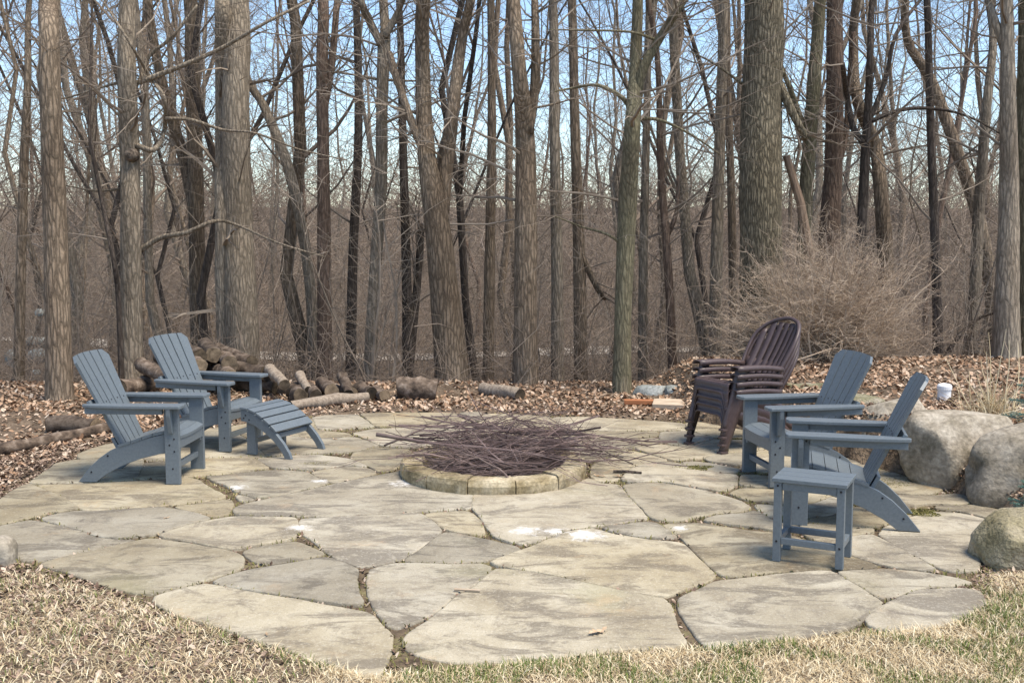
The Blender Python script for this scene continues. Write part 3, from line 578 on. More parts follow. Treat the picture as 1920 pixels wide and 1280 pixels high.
wd = Vector((.436, .9)); base = Vector((pf.x, pf.y))-dr*.49+wd*.235
fo.location = (base.x, base.y, 0); fo.rotation_euler = (0, 0, ang)
tag(fo, 'slate blue slatted footrest sloping down towards the fire pit', 'footrest')

# side table
t = empty('side_table', (1.667, 5.899, 0), -.46); S = M['slate']; TL, TW = .2, .157
for k in range(3):
    y0 = -TW+2*TW*k/3; m = MB(); m.box(-TL, TL, y0+.003, y0+2*TW/3-.003, .445, .467); m.build('top_slat', S, t, bevel=.003)
for sx_ in (-1, 1):
    for sy in (-1, 1):
        x0, y0 = sx_*(TL-.032), sy*(TW-.03); m = MB(); m.box(x0-.021, x0+.021, y0-.019, y0+.019, 0, .4445); lg = m.build('leg', S, t, bevel=.003)
        for z in (.425, .115):
            m = MB(); m.tube([(x0, y0+sy*.018, z), (x0, y0+sy*.022, z)], [.007, .0055], 8); m.build('bolt', M['bolt'], lg)
for sy in (-1, 1):
    m = MB(); y0 = sy*(TW-.03); m.box(-(TL-.054), TL-.054, y0-.014, y0+.014, .098, .134); m.build('stretcher', S, t, bevel=.003)
    m = MB(); m.box(-(TL-.054), TL-.054, y0-.012, y0+.012, .40, .4445); m.build('top_rail', S, t, bevel=.003)
for sx_ in (-1, 1):
    m = MB(); x0 = sx_*(TL-.032); m.box(x0-.013, x0+.013, -(TW-.05), TW-.05, .098, .134); m.build('stretcher', S, t, bevel=.003)
tag(t, 'small slate blue slatted side table at the right front of the paving', 'table')

# ------------------------------------------------------------------ brown resin chairs, stacked
def make_resin():
    t = empty('resin_chair'); S = M['resin']
    def sheet(name, rows, th, parent=t, smooth=True):           # rows of points -> thin solid shell
        m = MB(); n = len(rows[0])
        for r_ in rows: m.v += [tuple(p) for p in r_]
        m.f = [(i*n+j, i*n+j+1, (i+1)*n+j+1, (i+1)*n+j) for i in range(len(rows)-1) for j in range(n-1)]
        o = m.build(name, S, parent, smooth=smooth); md = o.modifiers.new('s', 'SOLIDIFY'); md.thickness = th; md.offset = 0; return o
    # front legs: broad tapering channels leaning back, a rim turned outward
    for s in (-1, 1):
        rows = []
        for k in range(9):
            f = k/8; z = f*.50; x = -.005-.135*f; wd_ = .055+.055*f; yo = s*(.262+.018*f)
            rows.append([Vector((x-wd_, yo-.012*s, z)), Vector((x-wd_*.55, yo, z)), Vector((x-.012, yo, z)), Vector((x, yo-.014*s, z)), Vector((x-.004, yo-.055*s, z))])
        lg = sheet('front_leg', rows, .007)
        m = MB(); ys = sorted((s*.268, s*.205)); m.box(-.064, .006, ys[0], ys[1], 0, .02); m.build('foot', S, lg, bevel=.004)
        rows = []
        for k in range(9):
            f = k/8; x = -.10-.47*f; hw = .05-.008*f; yc = s*(.262-.004*f); z = .502+.012*math.sin(f*3.1)-.025*f
            rows.append([Vector((x, yc-hw*1.05, z-.028)), Vector((x, yc-hw, z)), Vector((x, yc, z+.004)), Vector((x, yc+hw, z)), Vector((x, yc+hw*1.05, z-.034))])
        sheet('arm', rows, .007)
        rows = []                                                # side panel sweeping down to the rear foot
        for k in range(11):
            f = k/10; x = -.11-.66*f; zt = .34-.10*f-.24*max(0, (f-.55)/.45)**1.2; zb = max(.0, .27-.02*f-.27*f**1.6)
            if zt < zb+.05: zt = zb+.05
            yy = s*(.232+.012*f); rows.append([Vector((x, yy, zt)), Vector((x, yy+.004*s, (zt+zb)/2)), Vector((x, yy, zb))])
        sheet('rear_leg', rows, .008)
    # front apron with an arched lower edge
    rows = []
    for k in range(15):
        u = -1+2*k/14; y = u*.238; zb = .292-.25*max(0, abs(u)-.66)**1.7/.16; x = -.072+.010*(1-u*u)
        rows.append([Vector((x-.014, y, .374)), Vector((x+.004, y, .366)), Vector((x+.008, y, .345)), Vector((x-.002, y, zb+.014)), Vector((x+.022, y, zb+.008)), Vector((x+.020, y, zb-.002))])
    sheet('front_apron', rows, .006)
    # seat slats
    for k in range(6):
        y0, y1 = -.232+.0775*k, -.232+.0775*(k+1)-.009
        rows = [[Vector((x, y0, z)), Vector((x, (y0+y1)/2, z-.001)), Vector((x, y1, z))] for x, z in ((-.085,.374),(-.13,.377),(-.25,.345),(-.38,.305),(-.52,.262))]
        sheet('seat_slat', rows, .008, smooth=False)
    # oval back of seven slats inside a rim
    B0 = Vector((-.50, 0, .258)); up = Vector((-.36, 0, .59)); upn = up.normalized(); LB = up.length; fw = Vector((upn.z, 0, -upn.x))
    def hw(f): return .205+.075*math.sin(min(f, .62)/.62*math.pi/2) if f < .62 else .28*math.sqrt(max(0, 1-((f-.62)/.38)**2*.985))
    def P(y, f, dep=0): return B0+upn*(f*LB)+fw*(dep+.9*y*y-.05*math.sin(f*2.6)*.6)+Vector((0, y, 0))
    ns = 7
    for k in range(ns):
        ua, ub = -1+2*k/ns+.035, -1+2*(k+1)/ns-.035; rows = []
        fm = 1.0
        for f in [i/16*.94 for i in range(17)]:
            h_ = hw(f)-.016; fan = .80+.20*f
            ya, yb = ua*.264*fan, ub*.264*fan
            ya = max(-h_, min(h_, ya)); yb = max(-h_, min(h_, yb))
            if yb-ya < .004: break
            rows.append([P(ya, f), P((ya+yb)/2, f), P(yb, f)])
        sheet('back_slat', rows, .008)
    rim = [(-hw(f), f) for f in [i/24 for i in range(25)]]+[(hw(f), f) for f in [1-i/24 for i in range(25)]]
    m = MB(); pts = []
    for y, f in rim:
        q = P(y, f, .002)
        if not pts or (q-pts[-1]).length > .006: pts.append(q)
    m.tube(pts, [.017]*len(pts), 8); m.build('back_rim', S, t, smooth=True)
    rows = [[P(y, f, -.004) for y in np.linspace(-hw(f)+.01, hw(f)-.01, 9)] for f in (.30, .36, .42)]; sheet('back_band', rows, .006)
    return t
rc = make_resin(); pn, pfz = G(1353, 852), G(1283, 832); mid = (pn+pfz)/2
fwd = Vector((-.885, -.465)); ang = math.atan2(fwd.y, fwd.x)
names4 = ['lowest brown plastic adirondack chair of the stack', 'second chair from the bottom of the brown plastic stack', 'second chair from the top of the brown plastic stack', 'topmost brown plastic adirondack chair of the stack']
for k in range(4):
    o = rc if k == 0 else copy_tree(rc)
    o.location = (mid.x-fwd.x*.004*k, mid.y-fwd.y*.004*k, .062*k); o.rotation_euler = (0, 0, ang); o.scale = (1.03, .95, 1.03)
    tag(o, names4[k], 'chair', 'stacked brown plastic chairs')

# ------------------------------------------------------------------ boulders
def boulder(px0, px1, py0, py1, d, label, m='boulder', seed=0, deep=.8, name='boulder', sub=4, group=None):
    rg = random.Random(seed); s = F/d; wx = (px1-px0)/s*.93; hz = (py1-py0)/s
    c = D((px0+px1)/2, (py0+py1)/2, d)
    bm = bmesh.new(); bmesh.ops.create_icosphere(bm, subdivisions=sub, radius=1)
    from mathutils import noise
    o3 = Vector((seed*7.3, seed*3.1, 0))
    cuts = [(Vector((rg.gauss(0, .6), -1, rg.gauss(.1, .4))).normalized(), rg.uniform(.78, .9)), (Vector((-1, rg.gauss(0, .4), rg.gauss(.2, .3))).normalized(), .85), (Vector((rg.gauss(0, .2), rg.gauss(0, .2), 1)).normalized(), .84)]+[(Vector((rg.gauss(0, 1), rg.gauss(-.5, .8), rg.gauss(.3, .7))).normalized(), rg.uniform(.86, 1.0)) for _ in range(5)]
    for v in bm.verts:
        p = v.co.copy(); e = 4.0
        n_ = (abs(p.x)**e+abs(p.y)**e+abs(p.z)**e)**(-1/e)
        r_ = n_*(1+.20*noise.noise(p*1.2+o3)+.09*noise.noise(p*2.6+o3)+.045*noise.noise(p*6+o3)+.02*noise.noise(p*15+o3))
        p = p*r_; r_ = 1
        for nn_, dd_ in cuts:
            ex = p.dot(nn_)-dd_
            if ex > 0: p -= nn_*ex*.88
        p *= 1.09
        v.co = Vector((p.x*wx/2*r_, p.y*wx/2*deep*r_, p.z*hz/2*r_*1.04))
    me = bpy.data.meshes.new(name); bm.to_mesh(me); bm.free(); me.materials.append(M[m])
    me.polygons.foreach_set('use_smooth', [True]*len(me.polygons))
    o = bpy.data.objects.new(name, me); C.objects.link(o); o.location = (c.x, c.y+wx*deep*.35, c.z-.01); o.rotation_euler = (0, 0, rg.uniform(-.3, .3))
    return tag(o, label, 'rock', group)
boulder(1850, 2040, 968, 1084, 5.75, 'rounded mossy tan boulder at the right front corner of the paving', 'tan_rock', 1)
boulder(1842, 2040, 808, 955, 7.05, 'tall tan boulder with a dark moss patch at the right edge', 'boulder', 2)
boulder(1708, 1918, 776, 916, 7.6, 'broad grey-tan boulder right of the chair by the side table', 'boulder', 3, .7)
boulder(1616, 1768, 755, 850, 8.5, 'rounded brown boulder showing behind the nearest right chair back', 'boulder', 4)
boulder(1540, 1665, 742, 822, 9.1, 'dark low boulder between the two right chair backs', 'mossy_rock', 5)
boulder(1440, 1580, 728, 790, 9.8, 'flat moss-covered boulder behind the brown chair stack', 'mossy_rock', 6)
boulder(1188, 1250, 722, 752, 11.9, 'small grey-green rock left of its twin behind the paving', 'grey_rock', 7, sub=3)
boulder(1245, 1312, 724, 758, 11.7, 'small grey-green rock nearest the brown chair stack', 'grey_rock', 8, sub=3)
boulder(-50, 20, 1008, 1082, 5.8, 'weathered stone at the left edge of the picture', 'boulder', 9, sub=3)
for k, (a, b, c_, d_) in enumerate(((45,85,655,680),(55,75,692,705),(48,72,630,648),(60,90,632,650),(5,40,655,685),(62,82,578,592),(75,100,660,678))):
    boulder(a, b, c_, d_, 19+k*.4, 'pale small rock by the creek at the far left', 'grey_rock', 20+k, sub=2, name='creek_rock', group='rocks beside the creek')
# moss patch on paving + boulder
def blades(name, X, Y, Z, length, width, lean, m, rgn, flat=False):
    n = len(X); an = rgn.uniform(0, 2*np.pi, n); L = rgn.uniform(*length, n); W = rgn.uniform(*width, n); le = rgn.uniform(*lean, n); a2 = rgn.uniform(0, 2*np.pi, n)
    dx, dy = np.cos(an), np.sin(an); hx, hy = np.cos(a2)*W/2, np.sin(a2)*W/2
    B = np.stack([X, Y, Z], 1); side = np.stack([hx, hy, np.zeros(n)], 1)
    ho = np.sin(le)*L; ve = np.cos(le)*L
    mid_ = B+np.stack([dx*ho*.45, dy*ho*.45, ve*.6], 1); tip = B+np.stack([dx*ho, dy*ho, ve*rgn.uniform(.55, 1, n)], 1)
    V = np.stack([B-side, B+side, mid_+side*.8, mid_-side*.8, tip], 1).reshape(-1, 3)
    i = np.arange(n)*5
    Fq = np.concatenate([np.stack([i, i+1, i+2], 1), np.stack([i, i+2, i+3], 1), np.stack([i+3, i+2, i+4], 1)])
    return fast_mesh(name, V, Fq, m)
def leaves(name, X, Y, Z, size, m, rgn, lift=.5):
    n = len(X); an = rgn.uniform(0, 2*np.pi, n); L = rgn.uniform(*size, n); W = L*rgn.uniform(.4, .7, n); t1 = rgn.normal(0, lift, n); t2 = rgn.normal(0, lift, n); cu = rgn.uniform(-.1, .5, n)
    c, s = np.cos(an), np.sin(an)
    def pt(u, v):
        x = u*L/2; y = v*W/2; z = np.abs(u*L/2*np.sin(t1)) * np.sign(u) + y*np.sin(t2)+cu*(np.abs(v)*W/2)+.25*cu*L*u*u
        return np.stack([X+c*x-s*y, Y+s*x+c*y, Z+z], 1)
    P_ = [pt(-1, 0), pt(-.35, -1), pt(.45, -.8), pt(1, 0), pt(.45, .8), pt(-.35, 1), pt(0, 0)]
    V = np.stack(P_, 1); zmin = V[:, :, 2].min(1)-Z; V[:, :, 2] -= np.minimum(zmin, 0)[:, None]*.8
    i = np.arange(n)*7; Fq = np.concatenate([np.stack([i+6, i+a, i+b], 1) for a, b in ((0,1),(1,2),(2,3),(3,4),(4,5),(5,0))])
    return fast_mesh(name, V.reshape(-1, 3), Fq, m)

# ------------------------------------------------------------------ ground cover (stuff)
def scatter(n, x0, x1, y0, y1, prob):
    X = nrng.uniform(x0, x1, n); Y = nrng.uniform(y0, y1, n); k = nrng.uniform(0, 1, n) < prob(X, Y); return X[k], Y[k]
def clump(X, Y, s=1.7, seed=0):
    return .5+.5*np.sin(X*s*2.1+seed+1.3*np.sin(Y*s*1.7+seed))*np.sin(Y*s*2.4-seed+1.1*np.sin(X*s*1.3))
HD = hull_dist
# joints: debris, moss, short weeds
X, Y = scatter(60000, -3.4, 3.6, 4.3, 11, lambda x, y: np.where(HD(x, y) < .0, 1., 0)); k = ~on_stone(X, Y); X, Y = X[k], Y[k]
Z = np.full(len(X), -.016)
h_ = len(X)//2
tag(leaves('joint_debris', X[:h_], Y[:h_], Z[:h_]+.004, (.010, .032), M['mulch'], nrng, .5), 'brown leaf crumbs filling the paving joints', 'debris', kind='stuff')
k = clump(X, Y, 2.2, 3) > .34
tag(blades('joint_moss', X[k], Y[k], Z[k], (.018, .045), (.004, .009), (.1, 1.0), M['moss'], nrng), 'moss and weeds growing in the paving joints', 'moss', kind='stuff')
# lawn in front: straw and green tufts
def lawn_p(x, y): return np.where((HD(x, y) > -.04) & (y < 6.2), np.clip(1.15-.0*(x+2.6), 0, 1)*np.where(x < -.8, .36, 1), 0)
X, Y = scatter(260000, -4, 4, 3.6, 5.6, lawn_p); k = ~on_stone(X, Y); X, Y = X[k], Y[k]; Z = ground_z(X, Y)-.004
Z = np.maximum(Z, -.03)
tag(blades('dry_grass', X, Y, Z, (.03, .085), (.0025, .005), (.7, 1.5), M['straw'], nrng), 'dry straw-coloured lawn along the front of the paving', 'grass', kind='stuff')
k = (clump(X, Y, 3.1, 1) > .48) & (nrng.uniform(0, 1, len(X)) < .42); k &= (X > -1.3) | (nrng.uniform(0, 1, len(X)) < .25)
tag(blades('green_grass', X[k], Y[k], Z[k], (.03, .075), (.0025, .0045), (.05, .8), M['grass'], nrng), 'green grass tufts among the straw in front', 'grass', kind='stuff')
# mulch and straw at the left front and right front
X, Y = scatter(150000, -5.2, 5.2, 3.8, 9.2, lambda x, y: np.where((HD(x, y) > -.10) & ((x < -.9) | (x > 2.2)), np.where(y < 5.0, .5, 1.), 0)); k = ~on_stone(X, Y); X, Y = X[k], Y[k]
tag(leaves('mulch', X, Y, np.maximum(ground_z(X, Y), -.02)+.004, (.01, .034), M['mulch'], nrng, .45), 'brown bark mulch round the sides of the paving', 'mulch', kind='stuff')
# oak leaves behind and beside
X, Y = scatter(150000, -9, 9, 7.2, 19, lambda x, y: np.where((HD(x, y) > .02) & ((y > 8.6) | (np.abs(x) > 3)), np.clip(.3+clump(x, y, .9, 2), 0, 1)*np.clip(1.3-(y-10)/6, .12, 1)*np.clip(.35+HD(x, y)*1.5, 0, 1), 0))
tag(leaves('fallen_leaves', X, Y, ground_z(X, Y)+.006, (.016, .062), M['leaf'], nrng, .5), 'tan fallen oak leaves covering the ground behind the paving', 'leaves', kind='stuff')
X, Y = scatter(40000, -8, 8, 7.5, 12.5, lambda x, y: np.where((HD(x, y) > -.05) & (HD(x, y) < .7), 1., .1)*(HD(x, y) > -.05)); k = ~on_stone(X, Y); X, Y = X[k], Y[k]
tag(leaves('edge_litter', X, Y, np.maximum(ground_z(X, Y), -.03)+.004, (.015, .05), M['mulch'], nrng, .4), 'dark crumbled litter along the back edge of the paving', 'litter', kind='stuff')
# moss cushions on the right paving
ms = []
for (px, py, r) in ((1675,893,.30), (1640,905,.20), (1685,908,.10), (1320,805,.16), (1385,820,.12), (1300,876,.10), (595,869,.08), (1720,960,.10)):
    c = G(px, py); n = int(r*9000); a = nrng.uniform(0, 6.283, n); q = r*np.sqrt(nrng.uniform(0, 1, n))*(1+.3*np.sin(a*3+px)); ms.append(np.stack([c.x+q*np.cos(a)*1.5, c.y+q*np.sin(a)*.8], 1))
ms = np.concatenate(ms); tag(blades('moss_patch', ms[:, 0], ms[:, 1], np.full(len(ms), -.004), (.006, .014), (.006, .012), (.1, 1.0), M['moss'], nrng), 'olive moss patches on the paving stones', 'moss', kind='stuff')
# single leaves one can pick out on the stones
for px, py, sz, lab in ((1120,1186,.11,'single tan leaf on the front centre stone'), (312,972,.05,'small pale leaf on a left paving stone'), (1124,893,.10,'brown curled leaf beside the pit ring'), (1160,894,.11,'pale flat leaf right of the pit ring'),
                        (628,824,.06,'reddish leaf right of the footrest'), (1100,834,.07,'orange leaf among the twig ends'), (1768,913,.16,'crumpled pale leaf at the foot of the broad boulder'), (500,1190,.04,'tiny pale leaf on the front left stone'), (1582,853,.09,'orange-brown leaf behind the side table chair')):
    p = G(px, py); rg = random.Random(px); an = rg.uniform(0, 6.28); mb = MB(); half = [(-.5,.02),(-.36,.13),(-.30,.05),(-.14,.25),(-.07,.09),(.10,.27),(.16,.09),(.30,.17),(.36,.06),(.5,.0)]
    out = half+[(u, -v*rg.uniform(.8, 1.1)) for u, v in half[::-1][1:]]; cu_ = rg.uniform(.3, .9)
    q3 = lambda u, v: (p.x+sz*(u*math.cos(an)-v*math.sin(an)), p.y+sz*(u*math.sin(an)+v*math.cos(an)), .006+sz*(cu_*v*v*1.6+cu_*.5*u*u+.04*math.sin(u*9)))
    nn = len(half); mb.v = [q3(u, 0) for u, v in half]+[q3(u, v) for u, v in half]+[q3(u, -v*.9) for u, v in half]
    for i in range(nn-1): mb.f += [(i, i+1, nn+i+1, nn+i), (i+1, i, 2*nn+i, 2*nn+i+1)]
    tag(mb.build('leaf', M['dry_leaf']), lab, 'leaf')

# ------------------------------------------------------------------ logs
def log(a, b, r, label=None, group='firewood logs in the pile', name='log', split=False, m='log_bark', seed=0):
    rg = random.Random(seed); mb = MB(); n = 12; k = 5
    a, b = Vector(a), Vector(b); pts = [a.lerp(b, i/k)+Vector((rg.uniform(-.012, .012), rg.uniform(-.012, .012), rg.uniform(-.012, .012))) for i in range(k+1)]
    mb.tube(pts, [r*rg.uniform(.88, 1.1) for _ in pts], n, False, .10, rg)
    o = mb.build(name, M[m], smooth=True)
    for e, q in ((0, pts[0]), (1, pts[-1])):
        c = MB(); ring = [Vector(mb.v[(0 if e == 0 else k*n)+i]) for i in range(n)]; ax = (b-a).normalized()*(.004 if e else -.004)
        c.v = [tuple(v_+ax) for v_ in ring]; c.f = [tuple(range(n)) if e else tuple(range(n))[::-1]]; c.build('cut_end', M['log_end'], o)
    tag(o, label, 'log', group); return o
# the pile: (px, py) of both ends, distance of each, radius
PILE = [((262,668),12.2,(322,702),11.6,.085,'split grey log leaning at the left end of the pile'), ((225,728),11.7,(300,712),12.3,.12,'thick dark log at the lower left of the pile'), ((345,640),12.6,(372,656),11.9,.10,None), ((385,632),12.8,(402,655),12.0,.10,'black-ended log at the top of the pile'),
        ((412,640),12.9,(470,668),12.3,.085,'weathered log sloping down right from the top of the pile'), ((352,668),12.4,(375,672),11.7,.10,None), ((395,672),12.4,(432,692),11.6,.085,None), ((432,672),12.3,(500,690),11.9,.10,'long brown log lying level right of centre in the pile'),
        ((360,692),12.0,(385,700),11.5,.09,None), ((418,656),12.5,(432,668),11.8,.10,None), ((505,678),11.9,(533,708),11.5,.07,'pale split log leaning upright at the right of the pile'), ((562,690),11.8,(580,722),11.4,.06,'bleached split log standing among the right hand logs'),
        ((555,712),12.0,(562,735),11.3,.10,None), ((580,712),11.9,(592,728),11.3,.075,None), ((605,705),12.1,(622,722),11.5,.09,'dark-ended log lying right of the bleached split log'), ((640,690),11.9,(655,735),11.5,.065,'upright leaning stub at the right end of the log pile'),
        ((675,722),12.0,(695,735),11.5,.085,None), ((705,732),11.8,(720,742),11.4,.07,None), ((300,655),12.6,(345,690),12.2,.09,None), ((450,655),13.0,(475,668),12.6,.07,None), ((330,690),12.4,(420,705),12.0,.10,None), ((440,705),12.3,(520,712),11.9,.09,None), ((470,645),13.1,(400,622),13.0,.08,None), ((340,630),13.0,(365,625),12.6,.08,None), ((520,722),12.0,(560,730),11.7,.08,None), ((620,728),12.1,(660,742),11.6,.07,None)]
LOGLAB = {2: 'log end at the upper left of the pile', 5: 'log end stacked just below the upper left log', 6: 'mossy log sloping to the front in the middle of the pile', 8: 'lowest log end in the middle left of the pile', 9: 'log end right below the black-ended log', 12: 'squat split log right of the leaning pale one', 13: 'small round log before the bleached split log', 16: 'round log right of the upright stub', 17: 'smallest log at the far right end of the pile', 18: 'log slanting behind the left chair back', 19: 'short log on the right shoulder of the pile', 20: 'long log along the bottom left of the pile', 21: 'long log along the bottom right of the pile', 22: 'log lying across the top of the pile', 23: 'short log at the top left of the pile', 24: 'log lying in the leaves right of the pile', 25: 'log lying before the upright stub'}
for i, (a, da, b, db, r, lab) in enumerate(PILE):
    if i in (22, 23): continue
    a, b = (a[0], a[1]+14), (b[0], b[1]+12); r *= .88
    A_, B_ = D(*a, da), D(*b, db); A_.z = max(A_.z, gz(A_.x, A_.y)+r*.8); B_.z = max(B_.z, gz(B_.x, B_.y)+r*.8)
    log(A_, B_, r, lab or LOGLAB[i], seed=i, m='grey_wood' if i in (10, 11) else 'log_bark')
for a, b, r, lab, m in (((-60,850),(205,800),.055,'long log edging the left side of the paving','log_bark'), ((95,797),(178,800),.085,'short sawn log lying in the leaves at left','log_bark'), ((545,757),(690,742),.06,'grey log edging behind the footrest','grey_wood'),
                        ((905,728),(975,740),.075,'pale barkless log lying behind the paving','grey_wood'), ((745,735),(818,735),.13,'short thick stump section behind the paving','log_bark')):
    A_, B_ = G(*a, .06), G(*b, .06); A_.z = gz(A_.x, A_.y)+r*.75; B_.z = gz(B_.x, B_.y)+r*.75; log(A_, B_, r, lab, None, m=m, seed=int(a[0])+99)
def plank(name, px, py, L, wd_, h, rz, m, lab, tilt=0):
    p = G(px, py, .03); mb = MB(); mb.box(-L/2, L/2, -wd_/2, wd_/2, 0, h); o = mb.build(name, M[m], bevel=.004); o.location = (p.x, p.y, gz(p.x, p.y)+.02); o.rotation_euler = (tilt, 0, rz); return tag(o, lab, 'plank')
plank('board', 1203, 755, .36, .10, .045, -.08, 'red_wood', 'reddish brown board end lying behind the paving')
plank('board', 1258, 760, .36, .26, .05, -.2, 'pale_wood', 'pale broken slab of wood beside the reddish board', .08)
# white plastic cap on the right bed
p = D(1770, 748, 9.3); z0 = gz(p.x, p.y); cap = empty('pipe_cap', (p.x, p.y, z0)); mb = MB(); mb.tube([(0,0,-.05),(0,0,.085)], [.055,.055], 20); mb.build('pipe', M['white'], cap, smooth=False)
mb = MB(); mb.tube([(0,0,.0855),(0,0,.115),(0,0,.13),(0,0,.137)], [.062,.062,.05,.02], 20); mb.build('lid', M['white'], cap); tag(cap, 'white plastic pipe cap standing on the right hand bed', 'pipe')
# dry grass clump with tall stalks
p = D(1862, 775, 8.3); z0 = gz(p.x, p.y); cl = empty('dry_perennial', (p.x, p.y, z0)); rg = random.Random(4); mb = MB()
for k in range(14): mb.tube(wander((rg.gauss(0,.07), rg.gauss(0,.06), 0), (rg.gauss(0,.28), rg.gauss(0,.2), 1), rg.uniform(.35, .75), 6, .07, rg), [.005,.0045,.004,.0035,.003,.0025,.0015], 4, False)
mb.build('stalk', M['straw'], cl); mb = MB()
for k in range(170): mb.tube(wander((rg.gauss(0,.09), rg.gauss(0,.08), 0), (rg.gauss(0,.6), rg.gauss(0,.5), 1), rg.uniform(.12, .38), 4, .12, rg, -.12), [.003,.003,.0025,.002,.001], 3, False)
mb.build('leaf_tuft', M['straw'], cl); tag(cl, 'dry straw-coloured perennial clump with tall stalks on the right bed', 'plant')
# young spruce at the right edge
def spruce(px, py, d, h, lab, seed):
    rg = random.Random(seed); p = D(px, py, d); z0 = gz(p.x, p.y); t = empty('young_spruce', (p.x, p.y, z0)); tr = MB(); tr.tube([(0,0,-.05),(0,0,h*.5),(0,0,h)], [.018,.012,.004], 7); tr.build('trunk', M['brown_bark'], t)
    V = []; Fq = []; nb_ = 0; br = MB()
    for k in range(26):
        z = h*(.08+.88*k/26); L = .42*h*(1-z/h)+.06; an = k*2.4
        pts = wander((0,0,z), (math.cos(an), math.sin(an), .12), L, 5, .05, rg); br.tube(pts, [.006,.005,.004,.003,.0025,.002], 4, False)
        sub = [pts]+[wander(pts[j], (math.cos(an+s_*.8), math.sin(an+s_*.8), .1), L*.45*(1-j/7), 3, .05, rg) for j in (1,2,3,4) for s_ in (-1,1)]
        for pl in sub:
            for a, b in zip(pl, pl[1:]):
                for q in range(int((b-a).length/.0022)+4):
                    c = a.lerp(b, rg.random()); dd = Vector((rg.gauss(0,1), rg.gauss(0,1), rg.gauss(0.2,1))).normalized()+(b-a).normalized()*.8; e = c+dd.normalized()*rg.uniform(.012,.02); sd_ = dd.orthogonal().normalized()*.0016
                    V += [c-sd_, c+sd_, e]; Fq.append((nb_, nb_+1, nb_+2)); nb_ += 3
    br.build('branch', M['brown_bark'], t); o = fast_mesh('needles', np.array([tuple(v) for v in V]), np.array(Fq), M['needle'], t); o['kind'] = 'stuff'
    tag(t, lab, 'spruce')
spruce(1945, 800, 7.8, .55, 'blue-green young spruce at the right edge above the boulders', 1)
spruce(1950, 1000, 6.3, .50, 'blue-green young spruce at the right edge between two boulders', 2)

# ------------------------------------------------------------------ trees
def smooth_poly(pts, rad, k=4):
    P_ = []; Rr = []; n = len(pts)
    for i in range(n-1):
        p0, p1, p2, p3 = pts[max(i-1, 0)], pts[i], pts[i+1], pts[min(i+2, n-1)]
        for j in range(k):
            t_ = j/k; P_.append(.5*((2*p1)+(p2-p0)*t_+(2*p0-5*p1+4*p2-p3)*t_*t_+(3*p1-p0-3*p2+p3)*t_**3)); Rr.append(rad[i]+(rad[i+1]-rad[i])*t_)
    P_.append(pts[-1]); Rr.append(rad[-1]); return P_, Rr
def twiggy(mb, pts, r0, rg, n2, l2, depth=2, grav=-.01, spread=.9, sides=3):
    for j in range(n2):
        f = rg.uniform(.2, 1)*(len(pts)-1); i = min(int(f), len(pts)-2); b = pts[i].lerp(pts[i+1], f-i); ax = (pts[i+1]-pts[i]).normalized()
        d = ax*.8+Vector((rg.gauss(0, spread), rg.gauss(0, spread), rg.gauss(.1, spread*.7))); L = rg.uniform(.5, 1)*l2
        rr = max(r0*.45, .0018); tw = wander(b, d, L, 4, .16, rg, grav); mb.tube(tw, [rr, rr*.85, rr*.7, rr*.5, rr*.25], sides, False)
        if depth > 1: twiggy(mb, tw, rr, rg, 4, l2*.45, depth-1, grav, spread, 3)
